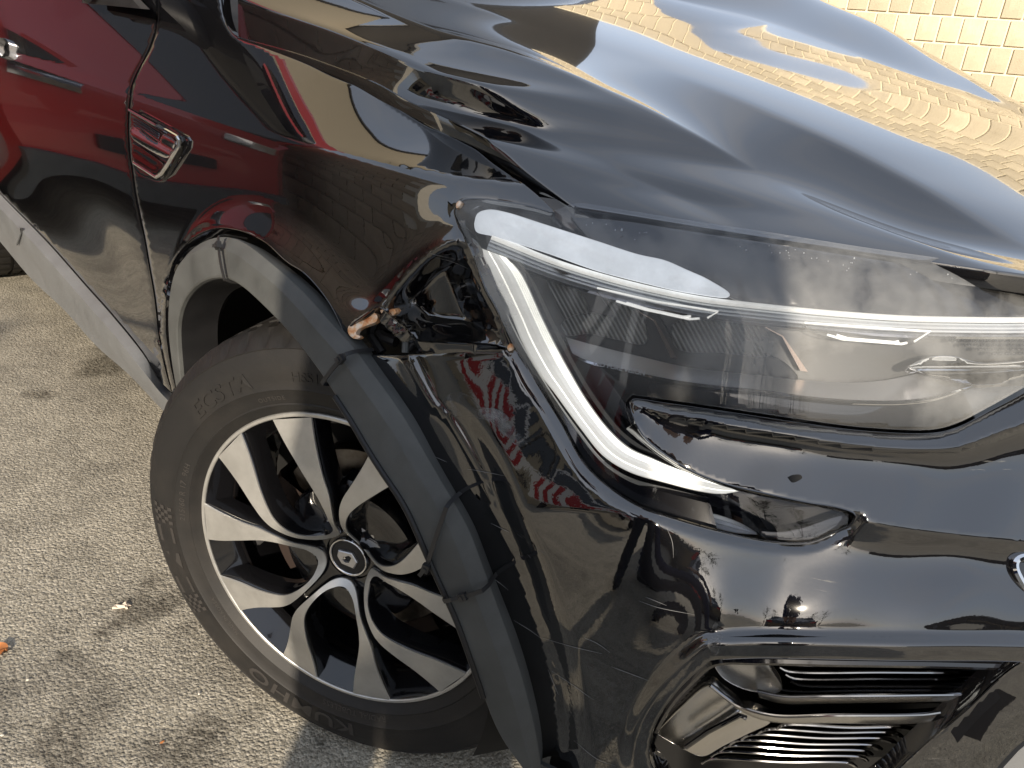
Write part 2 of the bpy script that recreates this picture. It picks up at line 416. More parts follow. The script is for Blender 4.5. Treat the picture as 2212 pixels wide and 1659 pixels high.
def make_asphalt():
    m = principled('asphalt', (.15, .14, .12), rough=.75)
    v = objco(m)
    vo = nd(m, 'ShaderNodeTexVoronoi'); vo.inputs['Scale'].default_value = 290; vo.inputs['Randomness'].default_value = 1; lk(m, v, vo.inputs['Vector'])
    vo2 = nd(m, 'ShaderNodeTexVoronoi'); vo2.inputs['Scale'].default_value = 150; lk(m, v, vo2.inputs['Vector'])
    big = noise(m, v, 1.7, 6, .62); mid = noise(m, v, 9, 5, .6); fine = noise(m, v, 260, 3, .6)
    stone = ramp(m, vo.outputs['Color'], [(.15, (.125, .113, .088)), (.5, (.29, .268, .218)), (.88, (.54, .505, .425))])
    dirt = ramp(m, mid, [(.34, (.17, .153, .118)), (.62, (.38, .345, .27))])
    c1 = mixc(m, .45, stone, dirt)
    st = ramp(m, big, [(.40, .0), (.50, .40), (.60, .86)])
    c2 = mixc(m, ramp(m, big, [(.30, .5), (.46, 0.0)]), c1, (.060, .055, .047))
    # damp patches beside the car, each where it lies on the ground
    acc = None
    geo = nd(m, 'ShaderNodeNewGeometry')
    wob = nd(m, 'ShaderNodeTexNoise'); wob.inputs['Scale'].default_value = 6; lk(m, v, wob.inputs['Vector'])
    wv = nd(m, 'ShaderNodeVectorMath', operation='SCALE'); wv.inputs['Scale'].default_value = .35; lk(m, wob.outputs['Color'], wv.inputs[0])
    pv = nd(m, 'ShaderNodeVectorMath', operation='ADD'); lk(m, geo.outputs['Position'], pv.inputs[0]); lk(m, wv.outputs[0], pv.inputs[1])
    for (px, py, r) in STAINS:
        d = nd(m, 'ShaderNodeVectorMath', operation='DISTANCE'); d.inputs[1].default_value = (px+.17, py+.17, .17); lk(m, pv.outputs[0], d.inputs[0])
        mr = nd(m, 'ShaderNodeMapRange'); mr.inputs['From Min'].default_value = r*1.25; mr.inputs['From Max'].default_value = r*.45; lk(m, d.outputs['Value'], mr.inputs['Value'])
        if acc is None: acc = mr.outputs[0]
        else:
            mm = nd(m, 'ShaderNodeMath', operation='MAXIMUM'); lk(m, acc, mm.inputs[0]); lk(m, mr.outputs[0], mm.inputs[1]); acc = mm.outputs[0]
    ac = nd(m, 'ShaderNodeMath', operation='MULTIPLY'); ac.inputs[1].default_value = 1.0; lk(m, acc, ac.inputs[0])
    spk = ramp(m, noise(m, v, 55, 5, .7), [(.36, .25), (.60, .80)])
    a2 = nd(m, 'ShaderNodeMath', operation='MULTIPLY'); lk(m, ac.outputs[0], a2.inputs[0]); lk(m, spk, a2.inputs[1])
    c3 = mixc(m, a2.outputs[0], c2, (.060, .053, .040))
    lk(m, c3, bsdf(m).inputs['Base Color'])
    b1 = bump(m, vo.outputs['Distance'], .52, -.0024); b2 = bump(m, vo2.outputs['Distance'], .45, -.0045, b1); b3 = bump(m, fine, .3, .0016, b2)
    lk(m, b3, bsdf(m).inputs['Normal'])
    lk(m, ramp(m, acc, [(0, .78), (1, .42)]), bsdf(m).inputs['Roughness'])
    return m
def ground_pt(kx, ky): return on_axis((kx, ky), 2, 0.0)
STAINS = [(*ground_pt(kx, ky)[:2], r) for kx, ky, r in ((222, 785, .11), (60, 872, .05), (312, 1330, .06), (350, 1285, .05), (60, 1640, .06), (470, 1560, .03), (110, 1460, .04), (640, 1640, .03), (170, 1590, .10), (420, 1640, .07))]
ASPH = make_asphalt()
def make_block(name, c, v_=.12):
    m = principled(name, c, rough=.85)
    oi = nd(m, 'ShaderNodeObjectInfo'); v = objco(m)
    n1 = noise(m, v, 9, 5, .65); n2 = noise(m, v, 70, 4, .6)
    a = ramp(m, oi.outputs['Random'], [(0, tuple(x*(1-v_) for x in c)), (1, tuple(min(1, x*(1+v_)) for x in c))])
    lk(m, mixc(m, ramp(m, n1, [(.35, 0.0), (.75, .5)]), a, tuple(x*.72 for x in c)), bsdf(m).inputs['Base Color'])
    lk(m, bump(m, n2, .6, .006), bsdf(m).inputs['Normal'])
    return m
TAN = make_block('tan_split_block', (.47, .405, .29), .2); MORTAR = make_block('pale_mortar', (.74, .66, .48), .02)
BROWN = make_block('brown_block', (.52, .42, .30)); BR_MORT = make_block('grey_mortar', (.78, .72, .60), .02)
DKWALL = make_block('dark_cladding', (.035, .032, .028)); GREYW = make_block('grey_render', (.30, .30, .29))
RED = principled('red_car_paint', (.38, .018, .016), rough=.25, coat=1.0)
WHITE = principled('white_paint', (.78, .78, .76), rough=.35); REDP = principled('red_reflective_paint', (.45, .02, .02), rough=.4)
BLUE = principled('blue_paint', (.03, .05, .18), rough=.35)
BARK = make_block('bark', (.10, .075, .05)); LEAF = principled('leaf', (.055, .075, .025), rough=.6)
CLOTH = principled('dark_blue_cloth', (.015, .018, .04), rough=.85); DENIM = principled('grey_trousers', (.03, .032, .04), rough=.9); SKIN = principled('skin', (.45, .28, .2), rough=.5)
# ------------------------------------------------------------------ ground and surroundings
def grid_plane(name, x0, x1, y0, y1, z, mat, kind='structure', label=None):
    o = mesh_obj(name, [(x0, y0, z), (x1, y0, z), (x1, y1, z), (x0, y1, z)], [(0, 1, 2, 3)], mat, None, False)
    return tag(o, label, None, None, kind)
grid_plane('ground', -250, 250, -250, 250, 0, ASPH, label='worn sunlit asphalt yard with damp patches')
# ------------------------------------------------------------------ the damaged car
car = empty('damaged_car', (0, 0, 0), 'black crossover car with a crushed front wing, loose grey wheel-arch trim and misted headlight', 'car')

# ---- bonnet: longitudinal lines laid out from the creases of the pressing
def lineY(pts, y):   # traced line that runs at a known distance from the car's middle
    ys = np.broadcast_to(y, (len(pts),)); return np.array([on_axis(p, 1, yy) for p, yy in zip(pts, ys)])
BON_EDGE = [(486, 35), (503, 62), (524, 80), (560, 92), (640, 114), (713, 139), (817, 180.5), (893, 222), (956, 250), (1008, 274), (1060, 302), (1095, 326), (1130, 358), (1164, 385), (1199, 413), (1227, 436), (1244, 444)]
BON_FRONT = [(1244, 444), (1265, 451), (1338, 458.5), (1407, 472), (1481, 483), (1583, 500), (1666, 512), (1756, 524), (1861, 542), (1965, 559), (2086, 575), (2212, 592)]
eY = np.interp([p[0] for p in BON_EDGE], [486, 560, 817, 956, 1060, 1244], [-.829, -.826, -.815, -.800, -.785, -.752])
E3 = lineY(BON_EDGE[3:], eY[3:])
def by_slope(pts, base, slopes, y0, y1):
    """traced line whose distance from the middle follows from the tilt of the facet between it and the line outside it"""
    fy_, fz_ = base; out = []
    for p, m_ in zip(pts, slopes):
        ys = np.linspace(y0, y1, 220); Q = np.array([on_axis(p, 1, y) for y in ys]); dy = ys-fy_(Q[:, 0]); dz = Q[:, 2]-fz_(Q[:, 0])
        ok = dy > .004; e = np.where(ok, np.abs(dz-m_*dy), 9); out.append(Q[e.argmin()])
    out = np.array(out)
    for it in range(2): out[1:-1, 1] = .25*out[:-2, 1]+.5*out[1:-1, 1]+.25*out[2:, 1]
    return np.array([on_axis(p, 1, q[1]) for p, q in zip(pts, out)])
Ep_ = (pchip(E3[::1, 0], E3[:, 1]), pchip(E3[:, 0], E3[:, 2]))
CP = [(560, 12), (640, 38), (713, 62), (817, 104), (921, 149), (1025, 178), (1110, 230), (1200, 285), (1350, 370), (1500, 440)]
C3 = lineY(CP, np.interp([p[0] for p in CP], [560, 817, 921, 1025, 1110, 1200, 1350, 1500], [-.823, -.811, -.798, -.776, -.748, -.716, -.686, -.656]))
oc = np.argsort(C3[:, 0]); Cp_ = (pchip(C3[oc, 0], C3[oc, 1]), pchip(C3[oc, 0], C3[oc, 2]))
DP = [(779, 0), (852, 31), (935, 62), (1008, 82), (1095, 105), (1164, 130), (1234, 158), (1303, 190), (1387, 228), (1500, 290), (1640, 375)]
D3 = lineY(DP, np.interp([p[0] for p in DP], [779, 1000, 1200, 1640], [-.755, -.725, -.67, -.555]))
B3 = lineY([(956, 0), (1164, 59), (1444, 154), (1743, 278), (1965, 389), (2212, 528)], -.45)
Bp3 = lineY([(1458, 0), (1673, 53), (1924, 150), (2212, 259)], .45)
G3 = lineY([(1770, 0), (1900, 55), (2000, 110), (2100, 165), (2212, 232)], .80)
frontY = np.interp([p[0] for p in BON_FRONT], [1244, 1407, 1583, 1756, 1965, 2212], [-.752, -.712, -.668, -.628, -.594, -.556])
FR3 = np.array([on_axis(p, 1, y) for p, y in zip(BON_FRONT, frontY)])
fx_y = pchip(np.concatenate([FR3[:, 1], [-.45, -.3, 0, .3, .45, .6, .76]]), np.concatenate([FR3[:, 0], [.705, .765, .79, .765, .705, .595, .32]]))
fz_y = pchip(np.concatenate([FR3[:, 1], [-.45, -.3, 0, .3, .45, .6, .76]]), np.concatenate([FR3[:, 2], [.848, .838, .832, .836, .842, .862, .87]]))
def prof(P):
    o = np.argsort(P[:, 0]); P = P[o]; fy, fz = pchip(P[:, 0], P[:, 1]), pchip(P[:, 0], P[:, 2]); return fy, fz
cols = []
def add_col(P, yf, crease):
    """P: traced 3-D line, yf: where it reaches the front edge"""
    xf, zf = float(fx_y(yf)), float(fz_y(yf))
    P = P[P[:, 0] < xf-.03]; P = np.vstack([P, [[xf, yf, zf]]])
    cols.append((prof(P), xf, crease))
add_col(E3, -.752, 1)
add_col(C3, -.66, 1)
add_col(D3, -.57, 1)
mid = lambda A, Bc, t, dz, xs: np.array([[x, (1-t)*A[0](x)+t*Bc[0](x), (1-t)*A[1](x)+t*Bc[1](x)+dz] for x in xs])
xs_ = np.linspace(-.5, .56, 9)
Cc, Bc_ = cols[2][0], prof(np.vstack([B3, [[.705, -.45, .848]]]))
v1 = mid(Cc, Bc_, .5, -.009, xs_); add_col(v1, -.51, 0)
add_col(B3, -.45, 1)
Bp_ = prof(np.vstack([Bp3, [[.705, .45, .848]]]))
add_col(mid(Bc_, Bp_, .24, .008, xs_), -.24, 0)
add_col(mid(Bc_, Bp_, .5, .003, xs_), 0.0, 0)
add_col(mid(Bc_, Bp_, .76, -.002, xs_), .24, 0)
add_col(Bp3, .45, 1)
G_ = prof(np.vstack([G3, [[.40, .80, .90]]]))
add_col(mid(Bp_, G_, .5, .004, xs_), .60, 0)
add_col(G3, .74, 0)
Ef = G3.copy(); Ef[:, 1] = .86; Ef[:, 2] -= .03; add_col(Ef, .78, 0)
NT = 90
tt = np.linspace(0, 1, NT)
XR_of = pchip([-.84, -.815, -.79, -.76, -.70, -.55, -.3, 0, .3, .6, .8], [-.235, -.245, -.275, -.33, -.41, -.53, -.64, -.67, -.66, -.63, -.60])
grid = []
for (fy, fz), xf, cr0 in cols:
    yr_ = float(fy(-.30)); XR = float(XR_of(yr_)); x = XR+(xf-XR)*tt; grid.append(np.stack([x, fy(x), fz(x)], 1))
grid = np.array(grid)                                    # columns x rows x 3
brk = [i for i, c_ in enumerate(cols) if c_[2]]
dense = []
segs = sorted(set([0]+brk+[len(cols)-1]))
for s0, s1 in zip(segs[:-1], segs[1:]):
    n_ = int(14*(s1-s0))
    u = np.linspace(0, s1-s0, n_+1)
    for uu in u[:-1] if s1 != segs[-1] else u:
        row = np.zeros((NT, 3))
        if s1-s0 == 1: row = grid[s0]*(1-uu)+grid[s1]*uu
        else:
            kk = np.arange(s1-s0+1)
            # Lagrange through the columns of this facet
            for a_ in kk:
                w = 1.0
                for b_ in kk:
                    if a_ != b_: w *= (uu-b_)/(a_-b_)
                row = row+grid[s0+a_]*w
        dense.append(row)
dense = np.array(dense)
for it in range(1):                                      # a small radius on the creases
    d2 = dense.copy(); d2[1:-1] = .25*dense[:-2]+.5*dense[1:-1]+.25*dense[2:]; dense = d2
nc = len(dense)
# round the rear right corner off
BV = dense.copy()
hem = [(.0, -.0012, .0007), (.0, -.002, -.0015)]
mbh = MB(); rows = [BV[i] for i in range(nc)]
mbh.loft(rows)
edge = BV[0]; inw = np.array([0, -1., 0])
lip = MB()
def hem_rows(curve, outv, dn_=.016):
    c_ = np.asarray(curve); return [c_+outv*.0016+np.array([0, 0, -.0006]), c_+outv*.0022+np.array([0, 0, -.003]), c_+outv*.0012+np.array([0, 0, -dn_])]
hr = hem_rows(edge, np.array([0, -1., 0]))
b0 = len(mbh.V)
for r_ in hr: mbh.V += [tuple(p) for p in r_]
for i in range(NT-1):
    prev = [0*NT+i, 0*NT+i+1]
    for q in range(3):
        cur = [b0+q*NT+i, b0+q*NT+i+1]; mbh.F.append((prev[0], prev[1], cur[1], cur[0])); prev = cur
fr = BV[:, -1, :]; fo = np.gradient(fr, axis=0); fo = np.stack([fo[:, 1], -fo[:, 0], 0*fo[:, 0]], 1); fo /= np.linalg.norm(fo, axis=1)[:, None]
b1 = len(mbh.V)
for a_, z_ in ((.0016, -.0006), (.0022, -.003), (.0012, -.016)): mbh.V += [tuple(p) for p in fr+fo*a_+np.array([0, 0, z_])]
for i in range(nc-1):
    prev = [i*NT+NT-1, (i+1)*NT+NT-1]
    for q in range(3):
        cur = [b1+q*nc+i, b1+q*nc+i+1]; mbh.F.append((prev[0], prev[1], cur[1], cur[0])); prev = cur
bonnet = mbh.build('bonnet', PAINT, car, sharp=50)

# ---- front wing (crushed corner)
WING_TOP0 = [(342, -60), (474, -60)]
WING_TOP = [(474, -60), (477, 0), (483, 38), (497, 68), (520, 86), (562, 101), (660, 139), (713, 165), (800, 201), (869, 243), (921, 274), (970, 295), (1008, 314), (1025, 323), (1060, 351), (1095, 375), (1130, 399), (1164, 427), (1196, 457)]
WING_LAMP = [(1196, 457), (1150, 444), (1094, 434), (1029, 427), (1000, 430), (985, 442), (979, 456), (986, 484), (1007, 529), (1029, 584), (1045, 626), (1071, 674), (1091, 722), (1103, 750)]
WING_LOW = [(1103, 750), (1060, 741), (1001, 741), (956, 738), (911, 734), (897, 729), (876, 706), (852, 685), (831, 668), (817, 660)]
WING_TEAR = [(817, 660), (806, 664), (796, 672), (783, 682), (765, 695), (752, 712), (746, 724)]
WING_ARCH = [(746, 722), (712, 653), (660, 590), (618, 562), (583, 529), (573, 521), (538, 503), (503, 493), (465, 492), (430, 504), (398, 529), (372, 567), (360, 620), (356, 690), (362, 762), (378, 842)]
GAP = [(372, 846), (361, 799), (347, 729), (337, 643), (323, 562), (316, 521), (305.5, 469), (295, 417), (288, 365), (281, 312), (279.5, 260), (283, 222), (288, 184), (299, 156), (326, 104), (340, 56), (342, 0), (342, -60)]
RIDGE = [(986, 520), (955, 534), (921, 556), (895, 580), (869, 608), (848, 634), (829, 656)]
BOWL = np.array([(986, 522), (955, 534), (921, 556), (895, 580), (869, 608), (848, 634), (829, 656), (840, 672), (876, 704), (911, 732), (1000, 739), (1085, 744), (1074, 700), (1050, 645), (1030, 600), (1005, 545)], float)
RIDGEC = crom(RIDGE, 6)
def wing_lift(V2, P):
    ins = inside(BOWL, V2); d = dist_poly(V2, BOWL); rd = dist_poly(V2, RIDGEC, False)
    lampd = dist_poly(V2, np.array(WING_LAMP[6:], float), False)
    low_d = dist_poly(V2, np.array([(850, 684), (880, 712), (911, 735), (1000, 742), (1103, 750)], float), False)
    fold = .012*np.exp(-(rd/26)**1.4)
    drop = np.where(ins, -.040*sstep(0, 48, rd)*sstep(-6, 70, lampd)*sstep(-14, 60, low_d), 0)
    tear = .012*np.exp(-((V2[:, 0]-795)/60)**2-((V2[:, 1]-690)/40)**2)
    return fold+drop+tear
wing = panel('front_wing', [WING_TOP0, WING_TOP, WING_LAMP, WING_LOW, WING_TEAR, WING_ARCH, GAP], PAINT, car, step=8, feats=[crom(RIDGE, 6)], lift=wing_lift, label='front wing crushed and torn beside the headlight')

# ---- front door
def door_k(p): return p
DOOR_GAP = [(334, -60), (336, 0), (334, 56), (320, 104), (293, 156), (282, 184), (277, 222), (274, 260), (275.5, 312), (282.5, 365), (289.5, 417), (300, 469), (310.5, 521), (317.5, 562), (331.5, 643), (341.5, 729), (355.5, 799), (369, 846)]
DOOR_LOW = [(369, 846), (347, 823), (312.5, 764), (243, 677), (187.5, 615), (104, 521), (0, 416), (-60, 350)]
door = panel('front_door', [[(-60, 350), (-60, -60)], [(-60, -60), (334, -60)], DOOR_GAP, DOOR_LOW], PAINT, car, step=9)

# ---- sill cladding
def strip(name, lines, mat, parent, n=60, sharp=40, label=None):
    """lines: rows of 3-D curves resampled to n points and skinned"""
    rows = []
    for L in lines:
        L = np.asarray(L); d = np.concatenate([[0], np.cumsum(np.linalg.norm(np.diff(L, axis=0), axis=1))]); t = np.linspace(0, d[-1], n)
        rows.append(np.stack([np.interp(t, d, L[:, i]) for i in range(3)], 1))
    o = MB().loft(rows).build(name, mat, parent, sharp=sharp)
    if label: o['label'] = label
    return o
def at_y(pts, y): return np.array([on_axis(p, 1, y) for p in crom(pts, 12)])
SILL = [[(-60, 345), (0, 413), (104, 518), (187, 612), (243, 674), (312, 761), (347, 819), (378, 850)],
        [(-60, 352), (0, 419), (104, 526), (187, 620), (243, 683), (312, 769), (347, 827), (380, 858)],
        [(-60, 385), (0, 450), (69, 522), (160, 625), (240, 716), (312, 805), (350, 852), (384, 885)],
        [(-60, 420), (0, 488), (60, 552), (150, 648), (240, 748), (312, 826), (352, 868), (384, 900)],
        [(-60, 432), (0, 500), (60, 565), (150, 662), (240, 760), (312, 835), (352, 875), (384, 908)],
        [(-60, 455), (0, 522), (69, 604), (139, 670), (208, 747), (278, 809), (354, 889), (384, 918)]]
sy = [-.872, -.884, -.902, -.899, -.888, -.884]
sl = [at_y(p, y) for p, y in zip(SILL, sy)]
sl.insert(0, sl[0]+np.array([0, .03, .0])); sl.append(sl[-1]+np.array([0, .10, .005]))
sill = strip('sill_cladding', sl, SILL_PL, car, n=80, sharp=28)
# end cap of the rear cladding section with its raised edge
stp = at_y([(38, 492), (46, 494), (42, 512), (36, 528)], -.9045)
MB().tube(stp, .0028, 8).build('cladding_edge', SILL_PL, car)

# ---- wheel arch trim (tied back on with cable ties)
ARCH_OUT = [(378, 844), (364, 761), (357.6, 695), (361, 625), (373, 566), (399, 535), (434, 513), (462, 506), (493, 509), (514, 522), (555.5, 556), (607.6, 601), (660, 653), (712, 714), (757, 760.6), (782, 799), (834.5, 868), (880, 938), (921, 1007), (956, 1066), (970, 1090), (1008, 1159), (1032.5, 1229), (1046, 1263.5), (1074, 1343), (1105, 1430), (1130, 1517), (1154, 1618), (1168, 1690)]
ARCH_IN = [(392, 850), (384, 757), (381, 701.5), (393, 653), (421, 618), (457, 600), (493, 602.6), (521, 618), (555.5, 649.5), (607.6, 701.5), (646, 747), (705, 826.5), (732.6, 872), (764, 917), (782, 951.5), (827.6, 1024.5), (869, 1085), (886.6, 1120), (928, 1215), (963, 1291), (987, 1343), (1008, 1402.5), (1029, 1461.5), (1053, 1534), (1081, 1597), (1126, 1659), (1150, 1695)]
def resamp(P, n):
    P = crom(P, 4); d = np.concatenate([[0], np.cumsum(np.linalg.norm(np.diff(P, axis=0), axis=1))]); t = np.linspace(0, d[-1], n)
    return np.stack([np.interp(t, d, P[:, i]) for i in range(P.shape[1])], 1)
# pair the two edges by where they pass the same bearing
NA = 150
Ao, Ai = resamp(ARCH_OUT, NA), resamp(ARCH_IN, NA)
def pair(Ao, Ai):
    W = np.array([680., 1120.])
    out = []
    j = 0
    for i in range(len(Ao)):
        d = np.linalg.norm(Ai-Ao[i], axis=1); out.append(d.argmin())
    out = np.maximum.accumulate(np.array(out, float))
    kk = np.ones(17)/17; p = np.pad(out, 8, mode='edge'); sm = np.convolve(p, kk, 'valid')
    sm[0], sm[-1] = 0, len(Ai)-1
    return np.stack([np.interp(sm, np.arange(len(Ai)), Ai[:, k_]) for k_ in range(2)], 1)
Ai = pair(Ao, Ai)
arc_off = .020
O3 = unproj(Ao, arc_off); 
I3 = unproj(Ai, arc_off+.004)
for it in range(10):
    O3[1:-1] = .25*O3[:-2]+.5*O3[1:-1]+.25*O3[2:]; I3[1:-1] = .25*I3[:-2]+.5*I3[1:-1]+.25*I3[2:]
w_ = (I3-O3); wl_ = np.linalg.norm(w_, axis=1)[:, None]; w1 = w_/wl_
tn = np.gradient(O3, axis=0); nA = np.cross(tn, w1); nA /= np.linalg.norm(nA, axis=1)[:, None]; nA *= np.sign((nA*(CAM_POS-O3)).sum(1))[:, None]
chamf = np.clip(wl_*.26, .009, .0125)
rowsA = [O3-nA*.032+w1*.004, O3-nA*.014-w1*.0003, O3-nA*.0090, O3+w1*chamf-nA*.0004, O3+w1*(chamf+.0022)+nA*.0004, O3+w1*wl_*.6+nA*.0004, I3-w1*.003+nA*.0002, I3-w1*.0006-nA*.0014, I3+w1*.0006-nA*.006, I3+w1*.006-nA*.055]
flare = MB().loft(rowsA[:9]).build('arch_trim', GREY_PL, car, sharp=20)
MB().loft(rowsA[8:]).build('trim_return', BLACK_PL, car, sharp=20)  # inner return of the grey trim in black: its shade is put into the colour
flare['label'] = 'loose grey plastic wheel-arch trim held by cable ties'
# rubber edge strip on the wheel side
gs = I3[70:132]-w1[70:132]*.001+nA[70:132]*.001
MB().tube(gs, .0032, 8).build('edge_strip', BLACK_PL, car)
FLARE = (O3, I3, w1, nA, wl_, Ao, Ai)
# ------------------------------------------------------------------ front wheel (turned to the left)
WN = np.array([.4560, -.8900, 0.]); WN /= np.linalg.norm(WN)
WC = np.array([.046, -.864, .335]); WU = np.array([0, 0, 1.]); WR = np.cross(WU, WN)
def wpt(r, ang, s): return WC+WR*r*math.cos(ang)+WU*r*math.sin(ang)+WN*s
def lathe(prof_, n=96, C0=None, N0=None, radmod=None, close=False):
    R_ = [np.array([0]) for _ in ()]; V = []; Fc = []
    m_ = len(prof_)
    for k_ in range(n):
        a = 2*math.pi*k_/n
        for j, (r, s) in enumerate(prof_):
            rr = r+(radmod(j, k_) if radmod else 0); V.append(wpt(rr, a, s))
    for k_ in range(n):
        q = (k_+1) % n
        for j in range(m_-1 if not close else m_):
            j2 = (j+1) % m_; Fc.append((k_*m_+j, q*m_+j, q*m_+j2, k_*m_+j2))
    return V, Fc
def lathe_obj(name, prof_, mat, parent, n=96, sharp=35, radmod=None):
    V, Fc = lathe(prof_, n, radmod=radmod); return MB().add(V, Fc).build(name, mat, parent, sharp=sharp)
# the black wheel body: barrel, hub dish
wheel = lathe_obj('wheel', [(.2215, -.004), (.2195, -.012), (.212, -.030), (.2085, -.060), (.2080, -.165), (.222, -.185), (.226, -.19)], GLOSS_BK, car, 128, 40)
wheel['label'] = 'front wheel turned to the left'
# tyre
def tyre_prof():
    return [(.2235, -.006), (.2275, -.0035), (.2325, -.0005), (.237, .004), (.2415, .0075), (.2435, .0066), (.250, .0085), (.262, .0112), (.2635, .0123), (.2655, .0113), (.278, .0118), (.292, .0108), (.304, .0076),
            (.313, .0034), (.3145, .0040), (.3165, .0022), (.3235, -.005), (.3300, -.0150), (.3345, -.026), (.3362, -.034), (.3366, -.0460), (.3300, -.0472), (.3300, -.0545), (.3372, -.0557), (.3378, -.0850), (.3305, -.0862), (.3305, -.0960), (.3380, -.0972),
            (.3380, -.1300), (.3305, -.1312), (.3305, -.1410), (.3378, -.1422), (.3368, -.168), (.3300, -.1692), (.3300, -.176), (.3355, -.1772), (.330, -.197), (.310, -.214), (.270, -.216), (.230, -.198)]
TP = tyre_prof()
def tread(j, k_):
    r, s = TP[j]
    if r > .3335 and s < -.026: return -.0056 if (k_ % 7 in ((0, 1) if s > -.1 else (3, 4))) else 0
    if .3225 < r <= .3335 and s > -.03: return -.0038 if k_ % 7 in (0, 1) else 0
    if .316 < r <= .3225 and s > -.03: return -.0016 if k_ % 7 == 0 else 0
    return 0
tyre = lathe_obj('tyre', TP, RUBBER, wheel, 420, 30, tread)
# rim lip: thin machined ring
lathe_obj('rim_lip', [(.2212, -.006), (.2216, -.0006), (.2228, .0006), (.2262, .0006), (.2276, -.0008), (.2280, -.006)], ALLOY, wheel, 160, 35)
sprof = pchip([.02, .034, .042, .055, .07, .085, .11, .14, .18, .2222], [-.026, -.022, -.016, -.006, .004, .010, .0140, .0125, .0065, .0002])
OUTD = [(.2222, 24.2), (.20, 24.6), (.18, 25.4), (.16, 26.8), (.14, 29.0), (.125, 31.2), (.11, 32.6), (.095, 32.9), (.08, 32.4), (.065, 31.2), (.055, 29.5), (.046, 25.8), (.040, 19.5), (.0365, 10.5), (.0355, 0)]
IND = [(.2222, 7.9), (.20, 9.3), (.18, 11.2), (.16, 14.0), (.14, 17.5), (.125, 20.6), (.11, 23.8), (.095, 26.0), (.08, 26.6), (.065, 25.2), (.056, 21.5), (.050, 15.5), (.0458, 8.0), (.0445, 0)]
def dens(pl):
    P = np.array([(r*math.cos(math.radians(d)), r*math.sin(math.radians(d))) for r, d in pl]); P = crom(P, .0028)
    return [(math.hypot(*p), math.degrees(math.atan2(p[1], p[0]))) for p in P]
def side_curve(pl, sg, c, dr=0., ds=0., dd=0.):
    out = []
    for r, d in pl: out.append(wpt(r+dr, math.radians(c+sg*(d+dd*.1/max(r, .05))), float(sprof(r))+ds))
    return np.array(out)
Od, Id = dens(OUTD), dens(IND)
def res_arc(C_, n):
    d = np.concatenate([[0], np.cumsum(np.linalg.norm(np.diff(C_, axis=0), axis=1))]); t = np.linspace(0, d[-1], n); return np.stack([np.interp(t, d, C_[:, i]) for i in range(3)], 1)
for i in range(5):
    c = 123+72*i
    o = np.vstack([side_curve(Od, 1, c), side_curve(Od[::-1][1:], -1, c)]); n_ = np.vstack([side_curve(Id, 1, c), side_curve(Id[::-1][1:], -1, c)])
    o, n_ = res_arc(o, 150), res_arc(n_, 150)
    face = MB()
    sm = lambda a, d_: a+WN*d_
    face.loft([sm(o, -.0016), sm(o*.985+n_*.015, 0), sm(o*.5+n_*.5, .0002), sm(n_*.985+o*.015, 0), sm(n_, -.0016)])
    face.build('spoke_face', ALLOY, wheel, sharp=28)
    # gloss black flanks running down from the machined face to the back of the spoke
    cen = (o+n_)/2
    def back(e, other, k_, dz): return e+(e-other)*k_+WN*dz
    fl = MB(); wd = np.linalg.norm(o-n_, axis=1)[:, None]
    uo = (o-n_)/np.maximum(wd, .002)
    fl.loft([sm(o, -.0017), o+uo*.0012+WN*-.003, o+uo*.0035+WN*-.016, o+uo*.002+WN*-.034, n_*.5+o*.5+WN*-.038, n_-uo*.004+WN*-.036, n_-uo*.0052+WN*-.016, n_-uo*.0014+WN*-.003, sm(n_, -.0017)])
    fl.build('spoke_body', GLOSS_BK, wheel, sharp=45)
    # black web closing the root of each pair, and the filler between neighbouring pairs
    ri = pchip([p_[0] for p_ in IND[::-1]], [p_[1] for p_ in IND[::-1]]); ro = pchip([p_[0] for p_ in OUTD[::-1]], [p_[1] for p_ in OUTD[::-1]])
    wb_ = MB(); rr_ = [.0450, .05, .058, .07, .082, .094, .104, .108, .110]; dd_ = [-.012, -.020, -.026, -.026, -.025, -.026, -.029, -.036, -.055]
    wb_.loft([[wpt(r, math.radians(c+t*max(.5, float(ri(r))+1.5)), d_) for t in np.linspace(-1, 1, 15)] for r, d_ in zip(rr_, dd_)]); wb_.build('spoke_web', GLOSS_BK, wheel, sharp=35)
    wb_ = MB(); rr_ = [.036, .045, .058, .075, .095, .112, .124, .127]; dd_ = [-.026, -.024, -.022, -.018, -.014, -.016, -.026, -.05]
    wb_.loft([[wpt(r, math.radians(c+36+t*max(.6, 36-float(ro(r))+1.2)), d_) for t in np.linspace(-1, 1, 9)] for r, d_ in zip(rr_, dd_)]); wb_.build('spoke_web', GLOSS_BK, wheel, sharp=35)
# outer shoulder of the dish between the spokes, hub, bolts, cap
lathe_obj('rim_well', [(.2222, -.001), (.2190, -.006), (.203, -.028), (.1995, -.034), (.1985, -.042)], GLOSS_BK, wheel, 128, 25)
hub = MB()
hv, hf = lathe([(.0005, -.030), (.030, -.030), (.034, -.029), (.044, -.030), (.050, -.034), (.074, -.040), (.083, -.046), (.085, -.060), (.070, -.075), (.0005, -.078)], 96)
hub.add(hv, hf); hub.build('hub', GLOSS_BK, wheel, sharp=30)
def local_lathe(c, prof_, n=28):
    V = []; m_ = len(prof_); Fc = []
    for k_ in range(n):
        a = 2*math.pi*k_/n
        for r, s in prof_: V.append(c+WR*r*math.cos(a)+WU*r*math.sin(a)+WN*s)
    for k_ in range(n):
        q = (k_+1) % n
        for j in range(m_-1): Fc.append((k_*m_+j, q*m_+j, q*m_+j+1, k_*m_+j+1))
    return V, Fc
